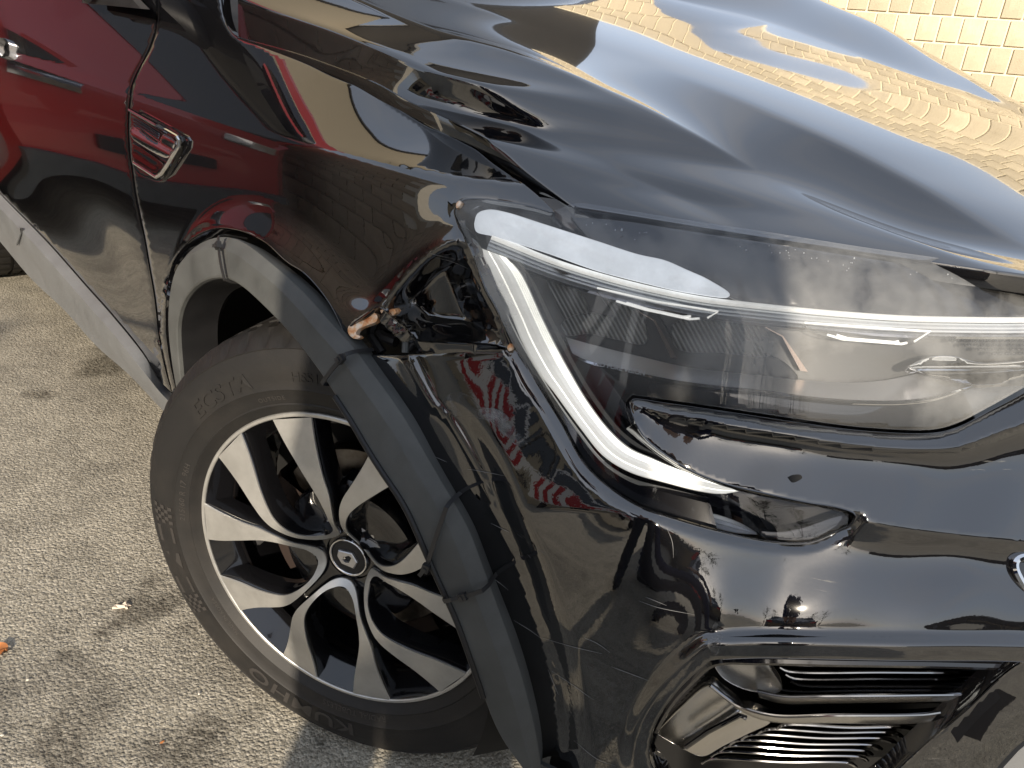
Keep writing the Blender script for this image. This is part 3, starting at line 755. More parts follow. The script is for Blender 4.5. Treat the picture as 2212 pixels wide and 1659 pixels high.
for i in range(5):
    a = math.radians(123+72*i); c = wpt(.0575, a, 0)
    # a seat pressed round each bolt
    V, Fc = local_lathe(c, [(.0205, -.0365), (.0195, -.031), (.0178, -.0300), (.0162, -.031), (.0150, -.042), (.0005, -.044)], 36)
    MB().add(V, Fc).build('bolt_seat', GLOSS_BK, wheel, sharp=30)
    hexv = [(.0098, -.044), (.0098, -.030), (.0088, -.0275), (.0060, -.0262), (.0005, -.0258)]
    V, Fc = local_lathe(c, hexv, 12); MB().add(V, Fc).build('wheel_bolt', BOLT, wheel, sharp=40)
V, Fc = local_lathe(WC, [(.0005, -.0240), (.0240, -.0240), (.0256, -.0246), (.0262, -.030)], 48); MB().add(V, Fc).build('hub_cap', BLACK_PL, wheel, sharp=30)
V, Fc = local_lathe(WC, [(.0262, -.032), (.0262, -.0236), (.0272, -.0224), (.0288, -.0222), (.0302, -.0236), (.0310, -.032)], 64); MB().add(V, Fc).build('cap_ring', CHROME, wheel, sharp=50)
# the diamond badge on the cap: a bevelled hexagonal loop with an open lozenge, turned with the wheel
ba = math.radians(-9)
def bp(x, y, s): return WC+WN*s+WR*(x*math.cos(ba)-y*math.sin(ba))+WU*(x*math.sin(ba)+y*math.cos(ba))
hexo = [(-.0155, .0075), (.0060, .0125), (.0162, .0012), (.0125, -.0118), (-.0075, -.0128), (-.0158, -.0035)]
lozi = [(-.0055, .0005), (.0022, .0068), (.0062, .0052), (.0038, -.0045), (-.0010, -.0068), (-.0060, -.0050)]
bd = MB(); r0 = [bp(x, y, -.0238) for x, y in hexo]; r1 = [bp(x*.99, y*.99, -.0212) for x, y in hexo]; r2 = [bp(x*.9, y*.9, -.0200) for x, y in hexo]
r3 = [bp(x*1.05, y*1.05, -.0200) for x, y in lozi]; r4 = [bp(x, y, -.0235) for x, y in lozi]
bd.loft([r0, r1, r2, r3, r4], True); bd.build('badge', SATIN, wheel, smooth=False)
bi = MB(); bi.prism([bp(x, y, -.0236) for x, y in [(-.0058, -.0048), (-.0022, -.0012), (-.0052, .0004)]], [bp(x, y, -.0212) for x, y in [(-.0058, -.0048), (-.0022, -.0012), (-.0052, .0004)]]); bi.build('badge_inlay', CHROME, wheel, smooth=False)
# brake behind the spokes
lathe_obj('brake_disc', [(.07, -.072), (.142, -.072), (.1435, -.074), (.1435, -.094), (.07, -.094)], ROTOR, wheel, 96, 30)
lathe_obj('brake_hat', [(.0005, -.055), (.072, -.055), (.078, -.060), (.079, -.075)], RUSTY, wheel, 64, 30)
cal = MB(); ca = [math.radians(t) for t in np.linspace(150, 215, 12)]
cal.loft([[wpt(r, a, s) for a in ca] for r, s in [(.10, -.098), (.10, -.066), (.105, -.058), (.150, -.058), (.158, -.066), (.160, -.110), (.10, -.112)]])
cal.build('brake_caliper', RUSTY, wheel, sharp=35)
cal = MB(); ca = [math.radians(t) for t in np.linspace(-120, -50, 12)]
cal.loft([[wpt(r, a, s) for a in ca] for r, s in [(.150, -.100), (.150, -.090), (.176, -.088), (.18, -.11), (.15, -.112)]])
cal.build('brake_shield', RUSTY, wheel, sharp=35)
for a0 in (-162, -84, -30):
    a = math.radians(a0); wts = MB(); n4 = 6
    aa = np.linspace(a-.06, a+.06, n4)
    wts.loft([[wpt(.2065, t, s) for t in aa] for s in (-.072, -.098)]+[[wpt(.2030, t, s) for t in aa] for s in (-.098, -.072)]); wts.build('balance_weight', SATIN, wheel, sharp=40)
back = lathe_obj('wheel_back', [(.0005, -.15), (.20, -.15), (.208, -.148)], DARK, wheel, 48)

# ---- lettering moulded into the sidewall, tops outwards
txt_cache = {}
def text_verts(s, bold=.0, spacing=1.0):
    cu = bpy.data.curves.new('lettering', 'FONT'); cu.body = s; cu.size = 1.0; cu.offset = bold; cu.extrude = .5; cu.space_character = spacing; cu.resolution_u = 3
    ob = bpy.data.objects.new('lettering', cu); col.objects.link(ob)
    dg = bpy.context.evaluated_depsgraph_get(); me = bpy.data.meshes.new_from_object(ob.evaluated_get(dg))
    V = np.array([v.co[:] for v in me.vertices]); Fc = [tuple(p.vertices) for p in me.polygons]
    bpy.data.objects.remove(ob); bpy.data.curves.remove(cu); bpy.data.meshes.remove(me)
    return V, Fc
tyre_s = pchip([p[0] for p in TP[4:19]], [p[1] for p in TP[4:19]])
def arc_text(s, r0, hgt, a_mid, raise_=.0008, bold=.0, stretch=1.0, mat=None, spacing=1.0, name='sidewall_lettering', slant=0):
    V, Fc = text_verts(s, bold, spacing)
    x, y, z = V[:, 0], V[:, 1]/.72, V[:, 2]
    x = x+slant*y
    w = x.max()-x.min(); xm = (x.max()+x.min())/2
    P = []
    for xx, yy, zz in zip(x, y, z):
        r = r0+hgt*yy; ang = math.radians(a_mid)-(xx-xm)*hgt*stretch/.72/(r0+hgt*.5)
        P.append(wpt(r, ang, float(tyre_s(r))+(raise_ if zz > 0 else -.0008)))
    return mesh_obj(name, P, Fc, mat or LETTER, wheel, False)
arc_text('ECSTA', .2700, .0215, 126, .0011, .015, 1.32, RUBBER, 1.02, slant=.12)
arc_text('HS51', .2745, .0125, 97, .0008, .0, 1.12, RUBBER)
arc_text('KUMHO', .2710, .0230, -104, .0010, .02, 1.55, None, 1.1)
arc_text('215/60 R 17  96H', .2490, .0085, 168, .0006, .0, 1.1, None, 1.1)
arc_text('RADIAL TUBELESS', .2465, .0085, -84, .0006, .0, 1.05, None, 1.1)
arc_text('OUTSIDE', .2490, .006, 110, .0005, 0, 1.1, None, 1.2)
arc_text('MADE IN KOREA', .2470, .0055, -142, .0005, 0, 1.1, None, 1.1)
# chequered patches and the arrow by the tread
def side_quads(name, cells):
    q = MB()
    for (a0, a1, ra, rb) in cells:
        top = [wpt(r, math.radians(a), float(tyre_s(r))+.0008) for a, r in ((a0, ra), (a1, ra), (a1, rb), (a0, rb))]
        bot = [wpt(r, math.radians(a), float(tyre_s(r))-.001) for a, r in ((a0, ra), (a1, ra), (a1, rb), (a0, rb))]
        q.prism(bot, top)
    o = q.build(name, LETTER, wheel, False); return tag(o, None, None, None, 'stuff')
cells = []
for base, sg in ((176.0, 1), (213.5, -1)):
    for i in range(5):
        for j in range(5):
            if (i+j) % 2 == 0: cells.append((base+sg*i*1.25, base+sg*(i+1)*1.25, .270+j*.0066, .270+(j+1)*.0066))
side_quads('chequer_pattern', cells)
side_quads('sidewall_block', [(183.5, 189, .272, .303), (201, 206.5, .272, .303)])
tri = MB(); tri.prism([wpt(r, math.radians(a), float(tyre_s(r))-.001) for a, r in ((192.5, .272), (192.5, .300), (198, .274))], [wpt(r, math.radians(a), float(tyre_s(r))+.0008) for a, r in ((192.5, .272), (192.5, .300), (198, .274))]); tri.build('arrow_mark', LETTER, wheel, False)

# ---- wheel arch liner
ln = MB(); rowsL = []
for s_, rr in ((-.845, .375), (-.80, .392), (-.70, .395), (-.45, .395)):
    rowsL.append([np.array([-.035+rr*math.cos(t), s_, .345+rr*math.sin(t)]) for t in np.linspace(math.radians(200), math.radians(-20), 60)])
liner = ln.loft(rowsL).build('arch_liner', DARK, car)
bk = MB().box((-.03, -.44, .45), (.9, .02, .8)); bk.build('inner_wing_panel', DARK, car, False)
# strut and spring seat just visible behind the tyre
MB().tube([(-.10, -.60, .40), (-.12, -.56, .78)], .035, 14).build('suspension_strut', RUSTY, car)

# ---- rear wheel seen under the sill
def rear_tyre():
    V = []; Fc = []
    pr_ = [(.23, -.885), (.285, -.893), (.318, -.882), (.333, -.862), (.337, -.850), (.330, -.849), (.330, -.841), (.338, -.840), (.338, -.812), (.330, -.811), (.330, -.800), (.338, -.799), (.338, -.763), (.330, -.762), (.330, -.751), (.338, -.750), (.338, -.722), (.330, -.721), (.330, -.713), (.337, -.712), (.333, -.698), (.318, -.680), (.28, -.672), (.23, -.68)]
    n = 180
    for k_ in range(n):
        a = 2*math.pi*k_/n
        for r, y in pr_:
            rr = r-(.005 if (k_ % 4 == 0 and r > .3325) else 0); V.append((-2.72+rr*math.cos(a), y, .335+rr*math.sin(a)))
    m_ = len(pr_)
    for k_ in range(n):
        q = (k_+1) % n
        for j in range(m_-1): Fc.append((k_*m_+j, q*m_+j, q*m_+j+1, k_*m_+j+1))
    return MB().add(V, Fc).build('rear_wheel', RUBBER, car, sharp=30)
rw = rear_tyre()
dk = MB()
n = 32
V = [(-2.72, -.86, .335)]+[(-2.72+.232*math.cos(2*math.pi*k_/n), -.885, .335+.232*math.sin(2*math.pi*k_/n)) for k_ in range(n)]
dk.add(V, [(0, 1+k_, 1+(k_+1) % n) for k_ in range(n)]); dk.build('rim', GLOSS_BK, rw)
# underbody
MB().box((-1.6, -.15, .30), (2.5, 1.25, .16)).build('underbody', DARK, car, False)
# ---- headlight
LAMP_TOPHID = [(1196, 457), (1244, 440), (1338, 452), (1481, 475), (1666, 503), (1861, 534), (2086, 566), (2212, 584), (2320, 600)]
LAMP_R = [(2320, 600), (2320, 700), (2320, 780)]
NOSE_REV = [(2320, 780), (2212, 836), (2138, 877), (2069, 912), (2017, 926), (1861, 921), (1722, 903), (1583, 882), (1444, 862), (1366, 851)]
NOSE2 = [(1366, 851), (1350, 870), (1378, 945), (1434, 993), (1492, 1025), (1563, 1052), (1651, 1073), (1745, 1092), (1808, 1104), (1844, 1116)]
LOW_REV = [(1844, 1118), (1836, 1133), (1806, 1147), (1756, 1168), (1716, 1172), (1653, 1167), (1549, 1145), (1446, 1115), (1376, 1089), (1304, 1040), (1258, 991), (1213, 912), (1164, 832), (1118, 758), (1108, 742)]
WL_REV = [(1108, 742), (1075, 672), (1049, 625), (1033, 583), (1011, 528), (990, 484), (983, 458), (989, 446), (1002, 435), (1029, 432), (1094, 439), (1150, 449), (1196, 457)]
lamp_loop = [LAMP_TOPHID, LAMP_R, NOSE_REV, NOSE2, LOW_REV, WL_REV]
headlight = panel('headlight', [[(940, 420), (1000, 405), (1200, 430), (1460, 452), (1700, 488), (2212, 568), (2330, 590)], [(2330, 590), (2330, 960)], [(2330, 960), (2100, 980), (1860, 1000)], [(1860, 1000), (1900, 1120), (1860, 1180), (1700, 1210), (1400, 1130), (1260, 1030), (1150, 860), (1060, 720), (980, 520), (940, 420)]], GLOSS_BK, car, step=22, off=-.062, hem=0, label='misted headlight with white light-guide hook')
def lp(name, curves, mat, off, step=10, hem=.0012, depth=.006, label=None, lift=None, feats=()):
    return panel(name, curves if isinstance(curves[0][0], (tuple, list)) else [list(curves)+[curves[0]]], mat, headlight, step=step, off=off, hem=hem, depth=depth, label=label, lift=lift, feats=feats)
def lamp_strip(name, A, B, profile, mat, n=90, off0=-.012, label=None):
    """ribbon between two traced edges; profile = (share across, height)"""
    A2, B2 = resamp(A, n), resamp(B, n)
    rows = []
    for t, h in profile: rows.append(unproj(A2*(1-t)+B2*t, off0+h))
    rows = [np.vstack([r[:1]*.75+r[1:2]*.25*0+r[:1]*.25, r[1:]]) for r in rows]
    o = MB().loft(rows).build(name, mat, headlight, sharp=28)
    if label: o['label'] = label
    return o
# black printed border inside the outer edge of the lens
OUT_B = [(1003, 437), (991, 447), (985, 459), (991, 485), (1012, 529), (1034, 584), (1050, 626), (1077, 673), (1099, 720), (1118, 757), (1167, 834), (1216, 914), (1261, 993), (1306, 1041), (1378, 1090), (1448, 1116), (1550, 1146)]
IN_B = [(1040, 446), (1016, 462), (1008, 482), (1019, 508), (1032, 540), (1050, 578), (1069, 618), (1086, 655), (1104, 694), (1126, 738), (1168, 810), (1205, 866), (1255, 935), (1303, 993), (1360, 1030), (1444, 1053), (1530, 1074)]
lamp_strip('lens_border', OUT_B, IN_B, [(0, -.004), (.04, 0), (.15, .0015), (.8, -.001), (.98, -.006), (1, -.016)], GLOSS_BK, 120, -.003)
# hook-shaped white light guide
DL = [(1036, 535), (1060, 590), (1106, 686), (1126, 735), (1167, 809), (1196, 847), (1258, 931), (1303, 985), (1360, 1020), (1444, 1045), (1513, 1062), (1560, 1067), (1597, 1061)]
DR = [(1093, 556), (1124, 590), (1170, 686), (1196, 739), (1228, 799), (1266, 864), (1314, 928), (1360, 969), (1407, 990), (1444, 1006), (1496, 1024), (1548, 1038), (1597, 1056)]
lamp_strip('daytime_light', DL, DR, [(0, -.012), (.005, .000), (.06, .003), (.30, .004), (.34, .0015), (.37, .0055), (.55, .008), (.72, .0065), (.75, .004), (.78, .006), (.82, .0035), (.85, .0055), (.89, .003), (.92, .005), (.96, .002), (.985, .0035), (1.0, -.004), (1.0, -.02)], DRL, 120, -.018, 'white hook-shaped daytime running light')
# dark inner wall beside the hook
DR2 = [(1120, 560), (1150, 600), (1196, 690), (1222, 741), (1248, 792), (1290, 860), (1340, 925), (1385, 960), (1430, 985), (1470, 1002), (1520, 1020), (1560, 1034), (1600, 1054)]
lamp_strip('inner_bezel', DR, DR2, [(0, -.010), (.1, -.006), (.5, -.008), (.9, -.006), (1, -.012), (1, -.05)], GLOSS_BK, 100, -.014)
# bright lens reflection as a self-lit pale panel; light bar along the top
LENS_REFL = principled('glowing_lens_reflection', (.12, .125, .135), rough=.3, coat=.4, emit=(.90, .95, 1.0), estr=.34)
lp('reflection_panel', [(1026, 483), (1032, 463), (1055, 455), (1094, 461), (1158, 481), (1287, 522), (1377, 551), (1435, 564), (1481, 584), (1529, 606), (1574, 637), (1481, 628), (1384, 606), (1287, 581), (1190, 547), (1113, 522), (1062, 507), (1029, 498)], LENS_REFL, -.010, 9, label='bright lens reflection above the light bar, as a glowing pale panel')
BAR = [(1062, 511), (1107, 529), (1165, 553), (1223, 574), (1320, 603), (1416, 627), (1513, 646), (1646, 662), (1799, 677), (1953, 687.5), (2106, 691), (2212, 691), (2330, 688)]
def ribbon(pts, w0, w1):
    p = crom(pts, 8); t = np.gradient(p, axis=0); t /= np.linalg.norm(t, axis=1)[:, None]; nn_ = np.stack([-t[:, 1], t[:, 0]], 1); return p+nn_*w0, p+nn_*w1
a_, b_ = ribbon(BAR, -6.5, 6.5)
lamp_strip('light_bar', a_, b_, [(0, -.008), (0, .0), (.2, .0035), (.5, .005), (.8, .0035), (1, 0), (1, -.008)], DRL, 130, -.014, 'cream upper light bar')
a_, b_ = ribbon(BAR, 7, 30)
lamp_strip('light_rod', a_, b_, [(0, -.008), (.05, -.001), (.2, .002), (.36, -.001), (.40, .001), (.58, .003), (.70, .0), (.74, .002), (.9, .003), (1, -.002), (1, -.012)], DRL2, 130, -.020)
a_, b_ = ribbon(BAR, 30, 43)
lamp_strip('chrome_line', a_[4:], b_[4:], [(0, -.008), (.1, .0), (.5, .003), (.9, .0), (1, -.01)], CHROME, 130, -.024)
# mist grey bowl behind
REFL = principled('misted_reflector', (.10, .10, .097), rough=.42, metal=.35)
RIBM = principled('ribbed_reflector', (.16, .165, .155), rough=.35, metal=.55)
_v = objco(RIBM); _w = nd(RIBM, 'ShaderNodeTexWave', wave_type='BANDS', bands_direction='DIAGONAL'); _w.inputs['Scale'].default_value = 95; lk(RIBM, _v, _w.inputs['Vector'])
lk(RIBM, bump(RIBM, _w.outputs['Fac'], .8, .0012), bsdf(RIBM).inputs['Normal']); lk(RIBM, ramp(RIBM, _w.outputs['Fac'], [(.2, (.06, .06, .058)), (.8, (.19, .195, .185))]), bsdf(RIBM).inputs['Base Color'])
lp('reflector_bowl', [(1120, 565), (1230, 600), (1300, 632), (1500, 690), (1700, 712), (1900, 728), (2330, 745), (2330, 800), (2130, 835), (1960, 820), (1825, 832), (1646, 822), (1481, 803), (1287, 757), (1235, 745), (1190, 680)], REFL, -.046, 12)
lp('reflector_fan', [(1213, 704), (1222, 694), (1239, 684), (1274, 679), (1329, 686), (1302, 640), (1370, 662), (1394, 739), (1330, 731), (1271, 719), (1223, 722)], RIBM, -.038, 9)
lp('reflector_fan', [(1452, 704), (1480, 690), (1560, 690), (1632, 700), (1661, 752), (1661, 766), (1560, 760), (1463, 750)], RIBM, -.038, 9)
lp('reflector_facet', [(1180, 600), (1210, 607), (1262, 650), (1262, 690), (1225, 690), (1205, 660)], RIBM, -.040, 9)
lp('dark_baffle', [(1226, 728), (1271, 722), (1394, 742), (1374, 668), (1415, 678), (1470, 755), (1560, 764), (1660, 770), (1700, 790), (1722, 818), (1646, 808), (1481, 790), (1384, 768), (1287, 745)], BLACK_PL, -.041, 10)
COPPER = principled('bronze_trim', (.55, .42, .33), rough=.16, metal=1.0)
for A, B in (([(1372, 669), (1415, 692), (1463, 775)], [(1384, 667), (1421, 690), (1458, 770)]), ([(1653, 706), (1692, 726), (1745, 803)], [(1663, 705), (1698, 724), (1738, 798)])):
    A2, B2 = np.array(A, float), np.array(B, float)
    b0_, t0_ = unproj(np.vstack([A2, B2[::-1]-[[9, -3]]]), -.044), unproj(np.vstack([A2, B2[::-1]-[[9, -3]]]), -.028)
    MB().prism(list(b0_), list(t0_)).build('bronze_fin', COPPER, headlight, False)
# satin tray with a chrome lip
TU = [(1222, 728), (1287, 746), (1384, 770), (1481, 792), (1646, 811), (1722, 820), (1825, 826), (1902, 822), (1966, 810), (1984, 806), (2050, 822), (2100, 833)]
TL = [(1236, 762), (1262, 775), (1352, 797), (1448, 818), (1560, 833), (1646, 841), (1748, 855), (1850, 863), (1953, 863), (2010, 856), (2060, 843), (2101, 833)]
TL2 = [(1240, 776), (1266, 790), (1352, 810), (1448, 832), (1560, 848), (1646, 856), (1748, 869), (1850, 877), (1953, 877), (2018, 869), (2070, 852), (2104, 834)]
lamp_strip('satin_tray', TU, TL, [(0, -.012), (.02, -.004), (.5, .002), (1, .010)], SATIN, 100, -.034)
lamp_strip('chrome_lip', TL, TL2, [(0, -.002), (.1, .003), (.5, .004), (.9, .001), (1, -.004), (1, -.03)], CHROME, 100, -.022)
lp('chrome_wedge', [(1963, 792), (1991, 778), (2030, 770), (2065, 772), (2114, 784), (2212, 780), (2290, 770), (2250, 800), (2178, 822), (2157, 828), (2094, 829), (2030, 816), (1978, 798)], CHROME, -.022, 8, lift=lambda V2, P: .010*np.exp(-((V2[:, 1]-800)/18)**2))
ind = MB()
for i in range(17):
    for j in range(4):
        x, y = 2046+i*14, 733+j*9+max(0, 6-i)*0
        if i < j*2: continue
        q = unproj(np.array([(x, y), (x+12, y), (x+9, y+7), (x-3, y+7)], float), -.036); ap = q.mean(0)+(CAM_POS-q.mean(0))*.012
        ind.add(list(q)+[ap], [(0, 1, 4), (1, 2, 4), (2, 3, 4), (3, 0, 4)])
tag(ind.build('indicator_prism', CHROME, headlight, False), None, None, None, 'stuff')
# prismatic end pieces under the bar
for poly in ([(1290, 622), (1303, 640), (1380, 663), (1500, 689), (1528, 687), (1552, 673), (1420, 652)], [(1738, 697), (1760, 716), (1800, 728), (1960, 741), (1975, 738), (2010, 716), (1880, 707)]):
    lp('prism_lens', poly, CLEAR, -.018, 10, .002, .008)
    P_ = np.array(poly, float); c_ = P_.mean(0)
    for f in (.80, .62):
        q = c_+(P_-c_)*[f, f]+[4, 6]; w = unproj(q[1:5], -.019)
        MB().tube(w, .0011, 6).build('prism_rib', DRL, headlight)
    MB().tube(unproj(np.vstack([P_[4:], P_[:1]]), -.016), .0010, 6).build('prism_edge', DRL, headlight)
# ridged black upper trim below the bonnet edge
RIDG = principled('ridged_trim', (.012, .013, .016), rough=.16, coat=.5)
_v = objco(RIDG, (1, 1, 1)); _vo = nd(RIDG, 'ShaderNodeTexWave', wave_type='BANDS', bands_direction='DIAGONAL'); _vo.inputs['Scale'].default_value = 22; _vo.inputs['Distortion'].default_value = 3.0; _vo.inputs['Detail'].default_value = 1; lk(RIDG, _v, _vo.inputs['Vector'])
lk(RIDG, bump(RIDG, _vo.outputs['Fac'], .35, .0015), bsdf(RIDG).inputs['Normal'])
lp('upper_trim', [[(1236, 470), (1340, 478), (1500, 502), (1700, 532), (2000, 578), (2212, 606), (2330, 618)], [(2330, 618), (2330, 682)], [(2330, 682), (2106, 684), (1953, 680), (1799, 669), (1646, 655), (1578, 640), (1529, 608), (1481, 586), (1435, 566), (1377, 553), (1287, 524), (1236, 470)]], RIDG, -.016, 10)
# lower frosted strip and the hollow at its end
lamp_strip('frosted_strip', [(1372, 1066), (1444, 1089), (1500, 1102), (1552, 1112), (1600, 1130), (1634, 1150)], [(1384, 1088), (1444, 1112), (1500, 1128), (1540, 1140), (1590, 1152), (1636, 1155)], [(0, -.01), (.05, 0), (.3, .004), (.35, .002), (.6, .004), (.65, .002), (.95, .001), (1, -.01)], DRL2, 60, -.014)
lp('lower_hollow', [(1640, 1110), (1700, 1098), (1800, 1100), (1835, 1116), (1800, 1140), (1730, 1158), (1670, 1150)], DARK, -.030, 12)
lp('hollow_lip', [(1640, 1148), (1690, 1150), (1740, 1140), (1805, 1118), (1843, 1112), (1838, 1134), (1760, 1168), (1710, 1172), (1660, 1166)], GLOSS_BK, -.010, 9)
# lens with mist inside, water beads
lens = lp('lens', lamp_loop, LENS, -.0008, 11, .001, .004)
beads = MB()
rb_ = np.random.default_rng(4)
drops = [(float(x), float(np.interp(x, [1250, 1400, 1600, 1800, 2000, 2200], [474, 492, 522, 551, 580, 603])+abs(rb_.normal(0, 14))), float(rb_.choice([1.2, 1.6, 2.2, 3.2, 4.6], p=[.35, .3, .2, .1, .05]))) for x in np.concatenate([rb_.uniform(1255, 1400, 9), rb_.uniform(1560, 1850, 20), rb_.uniform(1900, 2200, 9)])]
for (x, y, s) in drops:
    c_ = unproj(np.array([[x, y]], float), -.004)[0]; r_ = s*.00022
    V = []; Fc = []
    for i in range(5):
        for j in range(8):
            t, p = math.pi*i/4, 2*math.pi*j/8; V.append(c_+r_*np.array([math.sin(t)*math.cos(p), math.sin(t)*math.sin(p), math.cos(t)*1.3]))
    for i in range(4):
        for j in range(8): Fc.append((i*8+j, i*8+(j+1) % 8, (i+1)*8+(j+1) % 8, (i+1)*8+j))
    beads.add(V, Fc)
tag(beads.build('water_bead', DRL2, headlight), None, None, None, 'stuff')
# small moulded wording on the tray edge
def shell_text(s, a, b, hgt, off, mat, parent, name='moulded_wording'):
    V, Fc = text_verts(s); x, y, z = V[:, 0], V[:, 1], V[:, 2]; a, b = np.array(a, float), np.array(b, float)
    t = (x-x.min())/(x.max()-x.min()); d = (b-a)/np.linalg.norm(b-a); nn_ = np.array([d[1], -d[0]])
    P = unproj(a+(b-a)*t[:, None]+nn_*(y*hgt/.72)[:, None], off+np.where(z > 0, .0006, -.0004)); return mesh_obj(name, P, Fc, mat, parent, False)
shell_text('LED PURE VISION', (1282, 789), (1392, 811), 11, -.0185, DRL2, headlight)
# ---- front bumper
BMP_TOP = [(752, 766), (765, 768), (820, 769), (880, 769), (956, 764), (1008, 760.6), (1108, 757)]
BMP_LAMP = [(1108, 757), (1116, 761), (1160, 834), (1209.5, 915), (1254, 995), (1300, 1044), (1373, 1094), (1444, 1120), (1548, 1150), (1652, 1172), (1715, 1177), (1756.5, 1173), (1808.6, 1152), (1840, 1137), (1853, 1122)]
BMP_NOSE = [(1853, 1117), (1847, 1107), (1812, 1094), (1746, 1083), (1652, 1063), (1565.5, 1042), (1496, 1015), (1442, 983), (1390, 938), (1362, 880)]
BMP_UP = [(1360, 868), (1367, 863), (1444, 872), (1583, 892), (1722, 913), (1861, 931), (2017, 936), (2069, 924), (2138, 889), (2212, 850), (2300, 795)]
BMP_R = [(2300, 795), (2330, 1000), (2330, 1430)]
FOG_TOP = [(2330, 1440), (2200, 1428), (2000, 1426), (1800, 1423), (1640, 1420), (1545, 1424)]
FOG_L = [(1535, 1426), (1490, 1462), (1450, 1505), (1415, 1560), (1400, 1610), (1402, 1650), (1430, 1690)]
BMP_BOT = [(1430, 1690), (1440, 1720)]
BMP_BOT2 = [(1440, 1720), (1180, 1740)]
BMP_FL = [(1180, 1740), (1164, 1659), (1150.5, 1569), (1126, 1465), (1095, 1378), (1060, 1291), (1036, 1229), (1012, 1159), (970, 1090), (956, 1063), (928, 1007), (886.6, 938), (852, 886), (798, 813), (752, 766)]
CORNER = [(884, 775), (903, 812), (928, 861), (977, 913), (1032, 1007), (1067, 1097), (1095, 1163), (1126, 1239), (1147, 1309), (1178, 1395.5), (1199, 1482), (1207, 1560), (1214, 1700)]
CORN = crom(CORNER, 8)
UPC = crom(BMP_UP, 8)
LOWC = [(1855, 1121), (1965, 1142), (2069, 1152), (2184, 1166), (2330, 1184)]
LOWB = np.vstack([crom(BMP_NOSE[::-1], 8)[4:], crom(LOWC, 8)])
LEDGE = [(1372, 880), (1400, 885), (1444, 894), (1583, 920), (1722, 941), (1861, 962), (2000, 969), (2086, 962), (2156, 941), (2212, 908), (2290, 866)]
def bmp_lift(V2, P):
    # the side of the bumper drops back behind a soft vertical edge
    cx = np.interp(V2[:, 1], CORN[:, 1], CORN[:, 0]); d = np.clip(cx-V2[:, 0], 0, None)
    f = -.014*(1-np.exp(-d/55))-.0000*d
    ridge = .0020*np.exp(-(np.abs(cx-V2[:, 0])/9)**2)
    # raised rim round the lower lamp recess
    fd = dist_poly(V2, np.vstack([crom(FOG_TOP, 10), crom(FOG_L, 10)]), False)
    rim = .012*(1-sstep(30, 62, fd))
    wav = .0012*np.sin(V2[:, 0]/41+V2[:, 1]/63)*sstep(1000, 1100, V2[:, 0])
    ld = dist_poly(V2, np.vstack([crom(BMP_LAMP, 10)]), False)
    roll = -.004*np.exp(-(ld/12)**2)
    # ledge along the top of the nose, the drop below it, then the nose swelling out to its lower crease
    ud = dist_poly(V2, UPC, False); nd_ = dist_poly(V2, LOWB, False)
    wb = np.interp(V2[:, 0], [1340, 1380, 1444, 1583, 1861, 2000, 2086, 2212, 2330], [6, 15, 22, 28, 31, 34, 40, 56, 70])
    h = .00046*wb
    above = (V2[:, 0] > 1340) & (V2[:, 1] <= np.interp(V2[:, 0], LOWB[:, 0], LOWB[:, 1])+5)
    t = np.clip((ud-wb)/(np.clip(ud-wb, 0, None)+nd_+1e-6), 0, 1)
    led = np.where(ud < wb, h*(np.clip(ud, 0, None)/wb)**.85, h*np.exp(-np.clip(ud-wb, 0, None)/(.45*wb))+.012*t)
    wx = sstep(1400, 1580, V2[:, 0])
    low = .012*np.exp(-(nd_/34)**1.5)*sstep(1700, 1860, V2[:, 0])+wx*.018*sstep(1190, 1392, V2[:, 1])*np.where(V2[:, 1] > 1180, 1, 0)
    led = np.where(above, led, low)
    side = .024*np.clip((V2[:, 1]-770)/330, 0, 1)*sstep(2, 70, V2[:, 0]-cx)*(1-above)*(1-sstep(1400, 1700, V2[:, 0]))
    return f+ridge+rim+wav+roll+led+side
bumper = panel('front_bumper', [BMP_TOP, BMP_LAMP, BMP_NOSE, BMP_UP, BMP_R, FOG_TOP, FOG_L, BMP_BOT, BMP_BOT2, BMP_FL], PAINT_B, car, step=9, feats=[CORN[3:-2], crom(LEDGE, 7), crom(LOWC, 7)[1:-1]], lift=bmp_lift, depth=.022, label='scratched front bumper corner')
# lower lamp grille
def rec(name, poly, mat, off, parent, step=10, hem=.002, depth=.012, lift=None, label=None):
    return panel(name, poly if isinstance(poly[0][0], (tuple, list)) else [list(poly)+[poly[0]]], mat, parent, step=step, off=off, hem=hem, depth=depth, lift=lift, label=label)
grille = rec('lower_grille', [(1380, 1700), (1390, 1560), (1460, 1470), (1540, 1405), (2340, 1410), (2340, 1720)], DARK, -.085, car, 30, 0, label='chrome and black lower grille beside the bumper corner')
def vane(name, A, B, mat, h0=-.02, rise=.018, n=40, nose=None, flat=False):
    """a blade: front edge traced A, back edge B below it, with rounded nose"""
    A2, B2 = resamp(A, n), resamp(B, n)
    rows = [unproj(A2, h0-.05), unproj(A2, h0-.004), unproj(A2*.85+B2*.15, h0+.001), unproj(A2*.5+B2*.5, h0-(.0002 if flat else .004)), unproj(B2, h0-(.002 if flat else .012)), unproj(B2+[0, 4], h0-.05)]
    o = MB().loft(rows).build(name, mat, grille, sharp=32)
    if nose: MB().tube(unproj(A2, h0+.0005), nose, 7).build('fin_edge', DCHROME, grille)
    return o
BARM = principled('satin_dark_chrome', (.52, .51, .49), rough=.26, metal=1.0)
STRI = principled('brushed_dark_chrome', (.58, .565, .54), rough=.27, metal=1.0)
_v = objco(STRI, (1, 1, 1)); _n = noise(STRI, _v, 60, 5, .6, 1.2)
lk(STRI, bump(STRI, _n, .10, .002), bsdf(STRI).inputs['Normal'])
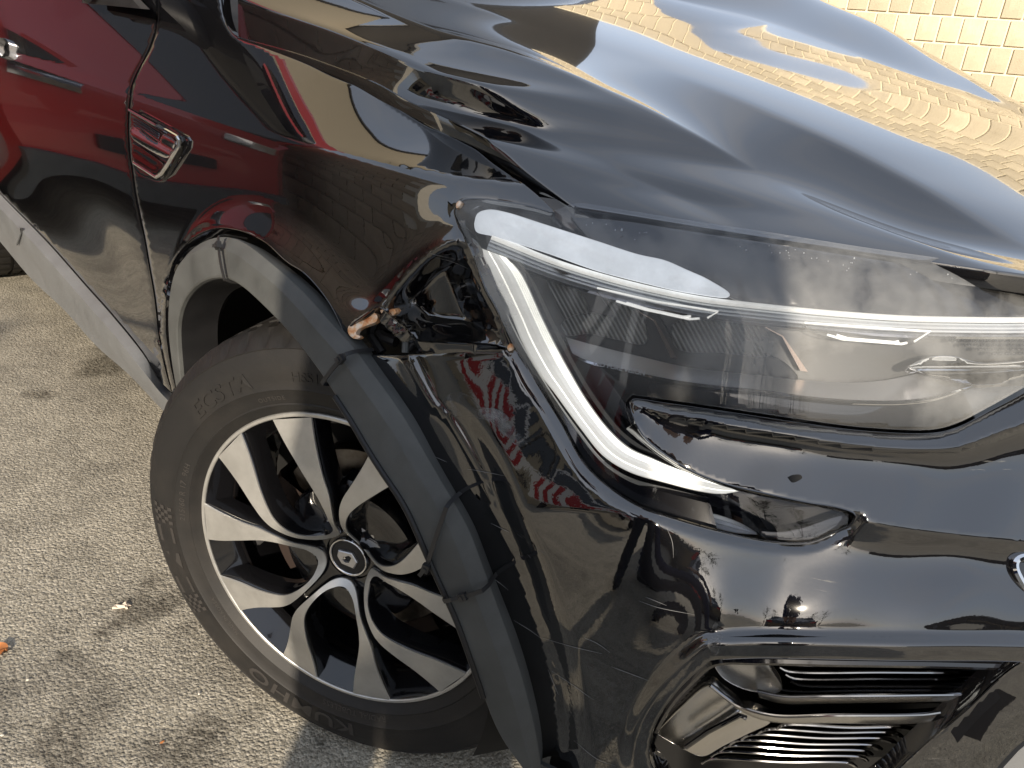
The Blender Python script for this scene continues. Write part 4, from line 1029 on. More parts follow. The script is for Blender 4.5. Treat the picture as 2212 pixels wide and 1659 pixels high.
rec('chrome_plate', [(1541, 1430), (1560, 1460), (1590, 1480), (1638, 1494), (1686, 1490), (1668, 1455), (1650, 1428)], STRI, -.030, grille, 8, label='upper chrome plate')
rec('chrome_plate', [(1420, 1585), (1470, 1533), (1534, 1483), (1560, 1502), (1597, 1527), (1652, 1550), (1662, 1559), (1611, 1586), (1560, 1611), (1517, 1633), (1479, 1618)], STRI, -.022, grille, 8, lift=lambda V2, P: .012*np.exp(-(dist_poly(V2, np.array([(1479., 1618), (1597, 1540)]), False)/14)**2), label='broad chrome plate at the outer end')
sl_ = MB().tube(unproj(np.array([(1482., 1614), (1530, 1580), (1598, 1545), (1612, 1551)]), -.006), .0024, 8).build('plate_slot', GLOSS_BK, grille)
vane('chrome_bar', [(1636, 1492), (1690, 1503), (1760, 1503), (1900, 1502), (2078, 1500), (2180, 1500)], [(1640, 1505), (1690, 1519), (1760, 1519), (1900, 1517), (2050, 1515), (2150, 1515)], BARM, -.014, nose=.0016, flat=True)
vane('chrome_bar', [(1534, 1481), (1560, 1502), (1597, 1526), (1670, 1546), (1800, 1545), (1993, 1543), (2030, 1538)], [(1590, 1530), (1610, 1541), (1640, 1553), (1690, 1561), (1800, 1561), (1965, 1563), (2010, 1560)], BARM, -.010, nose=.0016, flat=True)
for i, (xa, xb, y0, y1) in enumerate([(1690, 2190, 1433, 1436), (1700, 2130, 1449, 1453), (1712, 2100, 1464, 1467), (1724, 2095, 1479, 1483), (1690, 2060, 1490, 1491)]):
    vane('grille_fin', [(xa-16, y0-8), (xa, y0), ((xa+xb)/2, (y0+y1)/2+1), (xb, y1)], [(xa-10, y0), (xa, y0+7), ((xa+xb)/2, (y0+y1)/2+8), (xb, y1+7)], GLOSS_BK, -.034, nose=.0014)
for i, (xa, xb, y0, y1) in enumerate([(1690, 1985, 1567, 1574), (1650, 1950, 1577, 1585), (1616, 1935, 1588, 1598), (1590, 1905, 1600, 1612), (1570, 1885, 1612, 1624), (1550, 1875, 1625, 1637), (1530, 1850, 1640, 1650)]):
    vane('grille_fin', [(xa-14, y0+9), (xa, y0), ((xa+xb)/2, (y0+y1)/2+1), (xb-10, y1-1), (xb, y1+6)], [(xa-8, y0+14), (xa, y0+7), ((xa+xb)/2, (y0+y1)/2+8), (xb-16, y1+6), (xb-10, y1+10)], GLOSS_BK, -.032, nose=.0014)
vane('dark_bar', [(1640, 1527), (1690, 1533), (1990, 1530), (2040, 1526)], [(1640, 1532), (1690, 1541), (1990, 1539), (2030, 1536)], GLOSS_BK, -.026)
# shiny end wall of the opening, inner frame, lower ledge
EW_A = [(2340, 1395), (2215, 1432), (2160, 1470), (2090, 1535), (2020, 1595), (1960, 1650), (1910, 1700)]
EW_B = [(2150, 1430), (2110, 1448), (2085, 1490), (2030, 1548), (1960, 1600), (1900, 1640), (1840, 1690)]
A2, B2 = resamp(EW_A, 50), resamp(EW_B, 50)
MB().loft([unproj(A2, -.002), unproj(A2*.9+B2*.1, -.004), unproj(A2*.5+B2*.5, -.030), unproj(B2, -.062)]).build('end_wall', GLOSS_BK, grille, sharp=35)
MB().tube(unproj(resamp([(1402, 1640), (1404, 1610), (1420, 1565), (1454, 1510), (1494, 1467), (1540, 1430), (1640, 1426), (1800, 1429), (2000, 1432), (2160, 1436)], 80), -.012), .0045, 8).build('inner_frame', GLOSS_BK, grille)
comb = MB()
for i in range(12):
    x, y = 1438+i*8.2, 1548-i*9.0; q = unproj(np.array([(x, y), (x-16, y+10)], float), -.03); q2 = unproj(np.array([(x, y), (x-16, y+10)], float), -.05)
    comb.tube(q, .0015, 6)
comb.build('side_comb', BLACK_PL, grille)
# the bumper's lower right wing below the grille, and the grey lower lip pieces
panel('bumper_lower', [EW_A, [(1910, 1700), (1960, 1760)], [(1960, 1760), (2340, 1760)], [(2340, 1760), (2340, 1395)]], PAINT_B, car, step=12, depth=.02)
ll = at_y  # grey lip at the very bottom, both ends
strip('lower_lip', [unproj(np.array(p, float), o) for p, o in (([(2130, 1690), (2160, 1650), (2190, 1618), (2240, 1575)], .020), ([(2140, 1696), (2170, 1655), (2200, 1622), (2250, 1580)], .030), ([(2230, 1740), (2250, 1700), (2280, 1660), (2330, 1620)], .034))], SILL_PL, car, 30)
strip('lower_lip', [unproj(np.array(p, float), o) for p, o in (([(1160, 1640), (1172, 1644), (1215, 1664), (1260, 1700)], .006), ([(1158, 1648), (1170, 1652), (1210, 1672), (1250, 1706)], .012), ([(1150, 1740), (1165, 1740), (1190, 1740), (1230, 1740)], .012))], GREY_PL, car, 30)
# ring of the centre grille at the edge of view
MB().tube(unproj(resamp([(2230, 1203), (2205, 1204), (2193, 1212), (2192, 1225), (2200, 1245), (2215, 1268), (2240, 1290)], 30), .004), .0035, 8).build('centre_grille_ring', CHROME, car)
panel('centre_grille', [[(2205, 1215), (2330, 1215)], [(2330, 1215), (2330, 1300)], [(2330, 1300), (2240, 1290), (2215, 1268), (2200, 1245), (2196, 1225), (2205, 1215)]], GLOSS_BK, car, step=12, off=.003, hem=0)
# ---- dark structure behind the gaps
strip('slam_panel', [np.array([[x, -.80, z-.045] for x, z in ((-.45, 1.0), (-.1, .95), (.15, .915), (.34, .86))]), np.array([[x, -.76, z-.05] for x, z in ((-.45, 1.0), (-.1, .95), (.15, .915), (.34, .86))]), np.array([[x, -.60, z-.05] for x, z in ((-.45, 1.0), (-.1, .96), (.2, .915), (.5, .855))]), np.array([[x, -.0, z-.06] for x, z in ((-.45, 1.0), (-.1, .96), (.2, .915), (.72, .84))])], DARK, car)
MB().loft([[np.array([x, y, z]) for y in (-.80, -.78, -.4, 0, .4, .8)] for x, z in ((-.15, .925), (-.24, .955), (-.45, .99), (-.80, 1.06))]).build('scuttle_panel', BLACK_PL, car)
# brackets showing in the torn corner
tb = lambda pts, off, r, m=BLACK_PL, nm='torn_bracket': MB().tube(unproj(np.array(pts, float), off), r, 8).build(nm, m, car)
back_ = panel('corner_void', [[(735, 640), (900, 640), (1115, 700), (1125, 790), (900, 800), (740, 800), (735, 640)]], DARK, car, step=16, off=-.06, hem=0)
tb([(762, 742), (778, 712), (790, 690)], -.035, .007); tb([(790, 690), (805, 730), (826, 762)], -.030, .005)
tb([(808, 700), (830, 728), (856, 738)], -.03, .006); tb([(905, 765), (918, 745), (930, 735)], -.02, .004)
tb([(875, 762), (876, 740), (878, 728)], -.006, .0035, GREY_PL, 'bumper_clip'); tb([(884, 752), (900, 738), (912, 760)], -.012, .004)
tb([(1010, 753), (1035, 750), (1075, 746)], -.008, .002, GREY_PL, 'bumper_clip'); tb([(1040, 741), (1062, 746), (1092, 748)], -.010, .002)
q = unproj(np.array([[986, 762.]]), -.028)[0]
V, Fc = [], []
for i in range(20):
    a = 2*math.pi*i/20; V += [q+np.array([.016*math.cos(a)*.75, .016*math.cos(a)*.4, .014*math.sin(a)])]
V += [q+np.array([.002, -.012, .002])]
MB().add(V, [(i, (i+1) % 20, 20) for i in range(20)]).build('plastic_cap', GREY_PL, car)
# paint torn down to bare metal along the wing edge
CH1 = [(772, 688), (790, 679), (808, 676), (815, 684), (812, 694), (798, 700), (780, 707), (772, 712), (768, 722), (778, 727), (770, 731), (760, 728), (753, 720), (752, 708), (760, 698)]
CH2 = [(828, 676), (838, 671), (852, 668), (856, 673), (848, 681), (836, 684), (826, 682)]
for CH, o_ in ((CH1, .006), (CH2, .006), ([(821, 671), (826, 669), (829, 673), (824, 676)], .008), ([(1096, 752), (1100, 744), (1105, 750), (1106, 756), (1100, 758)], .003), ([(986, 440), (992, 434), (996, 437), (990, 447), (986, 449)], .004)):
    panel('bare_metal_patch', [CH+[CH[0]]], BARE, car, step=6, off=o_, hem=.0006, depth=.006)
# underside flap of the torn edge
strip('torn_flap', [unproj(np.array(p, float), o) for p, o in (([(752, 726), (790, 700), (824, 682), (856, 688), (900, 730)], .004), ([(768, 732), (800, 712), (828, 700), (850, 708), (890, 738)], -.015), ([(780, 745), (806, 735), (830, 730), (850, 735), (880, 745)], -.04))], PAINT, car, 40)
# pale scuff where the corner struck: irregular smears of abraded lacquer
def scuff_mat():
    m = bpy.data.materials.new('abraded_lacquer'); m.use_nodes = True
    b = bsdf(m); b.inputs['Base Color'].default_value = (.33, .34, .345, 1); b.inputs['Roughness'].default_value = .55
    v = objco(m); n1 = noise(m, v, 38, 6, .68, .6)
    lk(m, ramp(m, n1, [(.44, 0.0), (.66, .55)]), b.inputs['Alpha']); lk(m, ramp(m, noise(m, v, 90, 3), [(.3, (.08, .085, .09)), (.7, (.30, .31, .32))]), b.inputs['Base Color'])
    return m
SCUFF = scuff_mat()
def bpanel(name, poly, mat, off, step=8, mul=1.0):
    return panel(name, [poly+[poly[0]]], mat, car, step=step, off=off, hem=0, lift=lambda V2, P: bmp_lift(V2, P))
bpanel('scuff', [(955, 868), (975, 848), (1005, 850), (1040, 878), (1075, 884), (1100, 905), (1075, 915), (1040, 905), (1000, 900), (985, 902), (965, 890)], SCUFF, .0012)
bpanel('scuff', [(1040, 893), (1075, 897), (1110, 925), (1140, 960), (1120, 965), (1080, 930)], SCUFF, .0012)
bpanel('scuff', [(1528, 1395), (1545, 1345), (1560, 1360), (1556, 1400), (1545, 1420)], SCUFF, .0012)
# scratches: hair-thin pale ridges
SCR = principled('scratch_edge', (.17, .17, .17), rough=.5)
def scratch(pts, w=.00024, off=.0009, par=None):
    P = np.array(pts, float); Pd = crom(P, 6); q = unproj(Pd, off); rr = q-CAM_POS; rr /= np.linalg.norm(rr, axis=1)[:, None]
    q = q-rr*bmp_lift(Pd, q)[:, None] if P[:, 1].mean() > 770 else q-rr*wing_lift(Pd, q)[:, None]
    w_t = w*np.sin(np.linspace(.15, math.pi-.15, len(q)))
    return MB().tube(q, np.maximum(w_t, .00007), 5).build('scratch', SCR, car)
for p in ([(1262, 1378), (1290, 1390), (1318, 1410)], [(1170, 1378), (1240, 1398), (1300, 1412)], [(1192, 1450), (1230, 1475), (1282, 1512)], [(1184, 1446), (1190, 1462), (1206, 1500)], [(1380, 1298), (1420, 1312), (1500, 1328)], [(1395, 1290), (1440, 1308)], [(1010, 1013), (1050, 1020), (1090, 1028)], [(940, 987), (965, 998)], [(1120, 1195), (1128, 1203)], [(1140, 1198), (1146, 1206)],
          [(1110, 1340), (1150, 1365), (1170, 1380)], [(1320, 1440), (1360, 1455), (1400, 1470)], [(1052, 1240), (1080, 1260), (1098, 1275)], [(1440, 1140), (1452, 1170), (1455, 1205)], [(1240, 1600), (1290, 1640), (1330, 1655)], [(1060, 1130), (1100, 1150)]): scratch(p)
for p in ([(920, 545), (950, 553), (985, 560)], [(940, 557), (975, 565), (1010, 580)], [(1003, 640), (1018, 641)], [(985, 650), (1000, 652)], [(940, 700), (975, 706)], [(885, 655), (905, 660)], [(965, 610), (985, 612)], [(905, 690), (935, 697)]): scratch(p, .0002)
# dark chip on the nose
bpanel('paint_chip', [(1702, 1031), (1712, 1026), (1730, 1026), (1733, 1032), (1722, 1040), (1712, 1042)], DARK, .0008, 5)

# ---- cable ties holding the arch trim
O3, I3, W1, N3, WL, Ao_, Ai_ = FLARE
def nearest(A, p): return int(np.linalg.norm(A-np.array(p, float), axis=1).argmin())
TIE = principled('cable_tie_nylon', (.018, .018, .019), rough=.4)
def tie(po, pi, head, tail=None, w=.0045):
    i, j = nearest(Ao_, po), nearest(Ai_, pi)
    a, b = O3[i], I3[j]; n_ = (N3[i]+N3[j])/2; n_ /= np.linalg.norm(n_)
    ts = np.linspace(0, 1, 14); bulge = np.sin(ts*math.pi)*.002+.0055
    line = np.array([a*(1-t)+b*t+n_*h for t, h in zip(ts, bulge)])
    d = (b-a)/np.linalg.norm(b-a); sd = np.cross(n_, d); sd /= np.linalg.norm(sd)
    line = np.vstack([a-d*.002-n_*.03, a-d*.003-n_*.004, line, b+d*.003-n_*.004, b+d*.002-n_*.04])
    mb = MB(); rows = [line+sd*w/2, line+sd*w/2+n_*.0012, line-sd*w/2+n_*.0012, line-sd*w/2, line+sd*w/2]
    mb.loft(rows); o = mb.build('cable_tie', TIE, car, sharp=30)
    t = head; c_ = a*(1-t)+b*t+n_*.008; R_ = np.stack([d, sd, n_], 1)
    hb = MB(); hb.box(c_, (.0085, .0075, .0055), R_); hb.box(c_+d*.001+n_*.003, (.004, .0045, .002), R_); hb.build('tie_head', TIE, o, False)
    if tail is not None:
        e = c_+sd*tail[0]+n_*tail[1]+d*tail[2]; MB().box((c_+e)/2, (np.linalg.norm(e-c_), .004, .0014), np.stack([(e-c_)/np.linalg.norm(e-c_), np.cross(n_, (e-c_)/np.linalg.norm(e-c_)), n_], 1)).build('tie_tail', TIE, o, False)
    return o
tie((484, 508), (495, 603), .22, (-.010, .002, -.004)); tie((757, 760), (705, 827), .16, (-.003, .003, .004))
tie((968, 1085), (926, 1212), 1.03, (-.004, .0, .012)); tie((1046, 1263), (966, 1297), .48, (-.003, .005, .010))

# ---- vent badge on the wing
def vpanel(name, poly, mat, off, step=5, hem=.0012, depth=.006, lift=None): return panel(name, [list(poly)+[poly[0]]], mat, vent, step=step, off=off, hem=hem, depth=depth, lift=lift)
vent = panel('side_vent', [[(281, 238), (385, 296), (389, 305), (385, 318), (348, 388), (340, 391), (291, 366), (281, 310), (281, 238)]], GLOSS_BK, car, step=6, off=.004, hem=.002, depth=.01, label='chrome side vent at the rear of the front wing')
def vk(x, y): return (274.3+x*.0992, 219.4+y*.0992)
MB().tube(unproj(np.array([vk(*p) for p in [(60, 180), (500, 430), (1090, 770), (1140, 850), (1130, 960), (900, 1350), (760, 1560), (640, 1640), (160, 1330)]]), .008), .0030, 8).build('vent_frame', CHROME, vent)
vpanel('vent_blade', [vk(*p) for p in [(60, 620), (100, 540), (680, 900), (790, 720), (860, 745), (1040, 880), (900, 1210), (830, 1220), (100, 780)]], CHROME, .010, lift=lambda V2, P: .004*np.sin((V2[:, 1]-V2[:, 0]*.55)/5.0))
vpanel('vent_blade', [vk(*p) for p in [(90, 930), (130, 930), (780, 1360), (800, 1400), (640, 1600), (540, 1590), (150, 1300)]], DCHROME, .010, lift=lambda V2, P: -.003*np.exp(-(dist_poly(V2, np.array([vk(150, 1100), vk(600, 1400)]), False)/5)**2))
for i in range(3):
    MB().tube(unproj(np.array([vk(110+i*25, 330+i*75), vk(700-i*10, 700+i*45)]), .009), .0012, 6).build('vent_line', DCHROME, vent)
# ---- door handle just inside the picture, mirror above the door
MB().loft([[np.array([-1.60+dx, -.90-dy, .895+.012*math.cos(a)*1.6]) + np.array([0, -.014*math.sin(a), 0]) for a in np.linspace(0, 2*math.pi, 12, endpoint=False)] for dx, dy in ((-.12, .0), (-.115, .018), (-.06, .026), (.04, .026), (.075, .018), (.08, .0))], True).build('door_handle', DCHROME, car, sharp=50)
# ------------------------------------------------------------------ upper body of the damaged car (seen mostly as reflections in its own bonnet)
def mrow(*pts): return [np.array(p, float) for p in pts]
cab_y = np.linspace(-1, 1, 17)
def cross(x0, z0, hw, bulge_x, bulge_z): return [np.array([x0-bulge_x*t*t, hw*t, z0-bulge_z*t*t]) for t in cab_y]
ws = [cross(-.72, 1.115, .76, .10, .06), cross(-.86, 1.255, .70, .17, .04), cross(-1.05, 1.42, .64, .14, .035), cross(-1.22, 1.505, .60, .12, .03)]
MB().loft(ws).build('windscreen', WIN, car)
rf = [cross(-1.22, 1.507, .60, .12, .03), cross(-1.27, 1.525, .60, .11, .03), cross(-1.7, 1.566, .60, .05, .035), cross(-2.3, 1.545, .59, .0, .035), cross(-3.0, 1.40, .58, -.05, .035), cross(-3.5, 1.13, .62, -.08, .03)]
MB().loft(rf).build('roof', PAINT, car)
for s_ in (-1, 1):
    p0, p1 = np.array([-.76, s_*.765, 1.03]), np.array([-1.34, s_*.605, 1.478])
    q0, q1 = np.array([-.95, s_*.80, 1.02]), np.array([-1.42, s_*.63, 1.455])
    MB().prism([p0, q0, q0+[0, -s_*.05, -.01], p0+[0, -s_*.05, -.01]], [p1, q1, q1+[0, -s_*.05, -.01], p1+[0, -s_*.05, -.01]]).build('windscreen_pillar', PAINT, car, sharp=40)
    MB().loft([[np.array([x, s_*.855, 1.06]) for x in (-.80, -1.4, -2.1, -2.9)], [np.array([x, s_*.84, 1.09]) for x in (-.90, -1.4, -2.1, -2.9)], [np.array([x, s_*y, z]) for x, y, z in ((-1.42, .632, 1.455), (-1.62, .625, 1.495), (-2.2, .62, 1.49), (-2.85, .62, 1.40))]]).build('side_window', WIN, car)
MB().loft([[np.array([x, -.862, 1.045]) for x in np.linspace(-.62, -2.9, 10)], [np.array([x, -.866, 1.062]) for x in np.linspace(-.62, -2.9, 10)], [np.array([x, -.855, 1.075]) for x in np.linspace(-.62, -2.9, 10)]]).build('waist_trim', DCHROME, car)
# cowl and wiper at the foot of the screen
MB().loft([cross(-.62, 1.05, .78, .0, .05), cross(-.73, 1.10, .77, .09, .06)]).build('cowl', BLACK_PL, car)
MB().tube([(-.70, .62, 1.11), (-.735, .15, 1.135), (-.74, -.35, 1.13)], .009, 8).build('wiper', BLACK_PL, car)
# door mirror, above the picture but mirrored in the wing
mv = [np.array([-.66-.05*math.cos(a)*.0, 0, 0]) for a in (0,)]
def blob(c, rows): return [[np.array(c)+np.array([dx, dy*math.cos(a), dz*math.sin(a)]) for a in np.linspace(0, 2*math.pi, 20, endpoint=False)] for dx, dy, dz in rows]
mirror = MB().loft(blob((-.70, -1.04, 1.165), [(.115, .03, .02), (.105, .075, .05), (.07, .105, .075), (.0, .12, .088), (-.03, .115, .085)]), True).build('door_mirror', PAINT, car)
MB().loft([[np.array([-.73, -1.04+.105*math.cos(a), 1.165+.075*math.sin(a)]) for a in np.linspace(0, 2*math.pi, 20, endpoint=False)], [np.array([-.731, -1.04, 1.165])]*20], True).build('mirror_glass', CHROME, mirror)
MB().tube([(-.68, -.86, 1.03), (-.68, -.93, 1.075), (-.69, -.97, 1.10)], [.035, .03, .03], 12).build('mirror_arm', BLACK_PL, mirror)
MB().prism([np.array(p) for p in ((-.46, -.858, 1.0), (-.74, -.858, 1.0), (-.78, -.83, 1.08))], [np.array(p) for p in ((-.46, -.870, 1.0), (-.74, -.870, 1.0), (-.78, -.84, 1.08))]).build('mirror_foot', BLACK_PL, car, False)
# rear body closing the shape
bd_ = []
for x, w, zt in ((-1.95, .885, .99), (-2.4, .89, 1.0), (-3.0, .89, 1.02), (-3.5, .85, 1.05), (-3.68, .75, 1.0)):
    bd_.append([np.array([x, w*math.cos(t)*1.0, .28]) for t in (math.pi,)]+[np.array([x, -w, z]) for z in (.42, .6, .8, zt)]+[np.array([x, w, z]) for z in (zt, .8, .6, .42, .28)])
MB().loft(bd_).build('rear_body', PAINT, car, sharp=40)
lf = [[np.array([x, .89, z]) for x in np.linspace(-2.0, .05, 12)] for z in (.35, .6, .85)]+[[np.array([x, .79, .985-.1*max(0, x+.5)]) for x in np.linspace(-2.0, .05, 12)]]
MB().loft(lf).build('far_side', PAINT, car)

# ------------------------------------------------------------------ sunlit block wall beyond the car: every block laid on its own
WALL_P = np.array([-1.51, 6.2, 0]); WALL_D = np.array([.93, .368, 0]); WALL_D /= np.linalg.norm(WALL_D); WALL_N = np.array([WALL_D[1], -WALL_D[0], 0])
def wall_of(name, label, P0, D, N, u0, u1, z0, z1, bw, bh, mat, mort, jt=.014, seen=None, joint=.02):
    root = empty(name, tuple(P0+D*(u0+u1)/2), label, 'wall')
    base = np.array(root.location)
    R = np.stack([D, N, np.array([0, 0, 1.])], 1)
    core = MB().box(((P0+D*(u0+u1)/2)-N*.16+np.array([0, 0, (z0+z1)/2]))-base if False else P0+D*(u0+u1)/2-N*.16+np.array([0, 0, (z0+z1)/2])-base, (u1-u0, .30, z1-z0), R).build('mortar_core', mort, root, False)
    ms = []
    for v_ in range(6):
        bm = bmesh.new(); n_u, n_v = 4, 3
        hw, hh = (bw-jt)/2, (bh-jt)/2
        grid_ = [[bm.verts.new((-hw+2*hw*i/n_u, .018+(rng.normal(0, .0022) if 0 < i < n_u and 0 < j < n_v else -.005), -hh+2*hh*j/n_v)) for i in range(n_u+1)] for j in range(n_v+1)]
        for j in range(n_v):
            for i in range(n_u): bm.faces.new((grid_[j][i], grid_[j+1][i], grid_[j+1][i+1], grid_[j][i+1]))
        ring = [grid_[0][i] for i in range(n_u+1)]+[grid_[j][n_u] for j in range(1, n_v+1)]+[grid_[n_v][i] for i in range(n_u-1, -1, -1)]+[grid_[j][0] for j in range(n_v-1, 0, -1)]
        low = [bm.verts.new((q.co.x, -.012, q.co.z)) for q in ring]
        for i in range(len(ring)):
            k_ = (i+1) % len(ring); bm.faces.new((ring[i], ring[k_], low[k_], low[i]))
        bmesh.ops.recalc_face_normals(bm, faces=bm.faces)
        me = bpy.data.meshes.new('block'); bm.to_mesh(me); bm.free(); me.materials.append(mat); ms.append(me)
    cells = []
    for r in range(int((z1-z0)/bh)):
        for c in range(-1, int((u1-u0)/bw)+1):
            u = u0+bw*(c+.5+(.5 if r % 2 else 0)); z = z0+bh*(r+.5)
            if u-bw/2 < u0-.01 or u+bw/2 > u1+.01: continue
            cells.append((u, z))
    key = (lambda q: (q[0]-seen[0])**2+((q[1]-seen[1])*1.2)**2) if seen else (lambda q: q[0])
    cells.sort(key=key)
    Rm = Matrix(((R[0, 0], R[0, 1], R[0, 2]), (R[1, 0], R[1, 1], R[1, 2]), (0, 0, 1)))
    rest = MB()
    for i, (u, z) in enumerate(cells):
        p = P0+D*u+np.array([0, 0, z])-base
        if i < 280:
            o = bpy.data.objects.new('block', ms[i % 6]); col.objects.link(o); o.parent = root
            o.matrix_local = Matrix.Translation(p) @ Rm.to_4x4() @ Matrix.Diagonal((1, 1+rng.normal(0, .12), 1, 1))
        else: rest.box(p+N*.004, (bw-jt, .03, bh-jt), R)
    if rest.V: tag(rest.build('block_field', mat, root, False), None, None, None, 'stuff')
    return root
block_wall = wall_of('block_wall', 'sunlit tan block wall with pale mortar beyond the bonnet', WALL_P, WALL_D, WALL_N, -5.2, 4.6, 0, 2.62, .165, .20, TAN, MORTAR, .020, (0.3, 1.35))
# ------------------------------------------------------------------ what stands behind the photographer and is mirrored in the paint
brown_wall = wall_of('shaded_wall', 'shaded brown block wall mirrored in the front wing', np.array([-9.0, -3.4, 0]), np.array([1., 0, 0]), np.array([0, 1., 0]), -3, 7.6, 0, 3.0, .44, .22, BROWN, BR_MORT, .016, (5.0, 1.0))
def house(name, label, x0, x1, y0, y1, h, mat, roofm, wins, cat='building'):
    root = empty(name, ((x0+x1)/2, (y0+y1)/2, 0), label, cat); b = np.array(root.location)
    MB().box(np.array([(x0+x1)/2, (y0+y1)/2, h/2])-b, (x1-x0, y1-y0, h)).build('wall', mat, root, False)
    MB().box(np.array([(x0+x1)/2, (y0+y1)/2, h+.09])-b, (x1-x0+.3, y1-y0+.3, .18)).build('roof', roofm, root, False)
    for (face, a, z, w, hh) in wins:
        if face == '+X': c, sz, fs = np.array([x1, y0+a, z]), (.05, w, hh), (.09, w+.16, hh+.16)
        elif face == '+Y': c, sz, fs = np.array([x0+a, y1, z]), (w, .05, hh), (w+.16, .09, hh+.16)
        else: c, sz, fs = np.array([x0, y0+a, z]), (.05, w, hh), (.09, w+.16, hh+.16)
        f = MB().box(c-b, np.array(fs)*np.array([.6, 1, 1] if face != '+Y' else [1, .6, 1])).build('window', DKWALL, root, False)
        MB().box(c-b, np.array(sz)*np.array([1.6, 1, 1] if face != '+Y' else [1, 1.6, 1])).build('pane', WIN, f, False)
    return root
house('tan_hall', 'tall tan gable building with dark window frames mirrored in the wing top', -19, -10.5, -5.6, 4.0, 12.0, TAN, DKWALL, [('+X', 1.4+i*2.4, 2.0, 1.2, 1.5) for i in range(4)])
house('dark_hall', 'dark clad building next to the tan one, mirrored in the bonnet shoulder', -13, -7.5, 4.2, 8.2, 9.6, DKWALL, GREYW, [('+X', 1.5, 2.4, 1.4, 1.8)])
house('tan_office', 'tan building with tall dark frames mirrored in the bumper', -4.6, 3.0, -22, -14, 5.5, TAN, DKWALL, [('+Y', 1.2+i*2.2, 2.6, 1.3, 3.2) for i in range(4)]+[('+X', 2+i*2.4, 2.6, 1.4, 3.2) for i in range(3)])
house('brown_shed', 'dark brown shed mirrored in the front bumper', 34, 44, -12, 24, 3.4, DKWALL, GREYW, [('-X', 3+i*4, 1.5, 1.4, 1.2) for i in range(5)])
# red van parked behind the car
def van():
    root = empty('red_van', (-6.1, -1.95, 0), 'tall red box van parked close behind, mirrored in the front door', 'van')
    X1 = 2.7
    secs = []
    for x, zt, w, zb in ((X1, 1.0, .68, .32), (X1-.06, 1.25, .74, .22), (X1-.12, 1.38, .75, .22), (X1-.32, 2.2, .75, .22), (X1-.34, 3.1, .75, .22), (X1-.42, 3.2, .75, .22), (-2.6, 3.2, .75, .22), (-2.75, 3.1, .74, .25), (-2.8, 1.0, .73, .30)):
        top = .90 if zt > 1.5 else .93
        secs.append([np.array([x, y, z]) for y, z in ((-w, zb), (-w*1.01, .7), (-w, min(1.25, zt)), (-w*top, zt-.10), (-w*top*.93, zt), (0, zt+.03), (w*top*.93, zt), (w*top, zt-.10), (w, min(1.25, zt)), (w*1.01, .7), (w, zb))])
    vb = MB().loft(secs); nn_ = len(secs[0]); vb.F.append(tuple(range(nn_))); vb.F.append(tuple(range((len(secs)-1)*nn_, len(secs)*nn_))); vb.build('body', RED, root, sharp=30)
    MB().loft([[np.array([X1-.115, y, 1.42]) for y in (-.62, 0, .62)], [np.array([X1-.285, y, 2.12]) for y in (-.60, 0, .60)]]).build('windscreen', WIN, root)
    for y in (-1, 1):
        for xa, xb in ((2.2, 1.3), (1.1, .1), (-.1, -1.2)):
            MB().prism([np.array([xa, y*.758, 1.30]), np.array([xb, y*.758, 1.30]), np.array([xb, y*.745, 1.98]), np.array([xa-(.3 if xa > 2 else 0), y*.745, 1.98])], [np.array([xa, y*.73, 1.30]), np.array([xb, y*.73, 1.30]), np.array([xb, y*.72, 1.98]), np.array([xa-(.3 if xa > 2 else 0), y*.72, 1.98])]).build('side_window', WIN, root, False)
        for x in (1.75, -1.75):
            V = []; Fc = []
            for j, (r, yy) in enumerate(((.0, .75), (.20, .765), (.21, .755), (.31, .755), (.32, .73), (.32, .55))):
                for k_ in range(28): a = 2*math.pi*k_/28; V.append((x+r*math.cos(a), y*yy, .32+r*math.sin(a)))
            for j in range(5):
                for k_ in range(28): q = (k_+1) % 28; Fc.append((j*28+k_, j*28+q, (j+1)*28+q, (j+1)*28+k_))
            MB().add(V, Fc).build('wheel', RUBBER, root)
        MB().box((X1-.02, y*.50, .88), (.10, .30, .20)).build('headlamp', CHROME, root, False)
    MB().box((X1+.02, 0, .26), (.12, 1.40, .14)).build('bumper', GREY_PL, root, False)
    MB().box((X1+.01, 0, .48), (.06, .6, .08)).build('front_grille', BLACK_PL, root, False)
    return root
van()
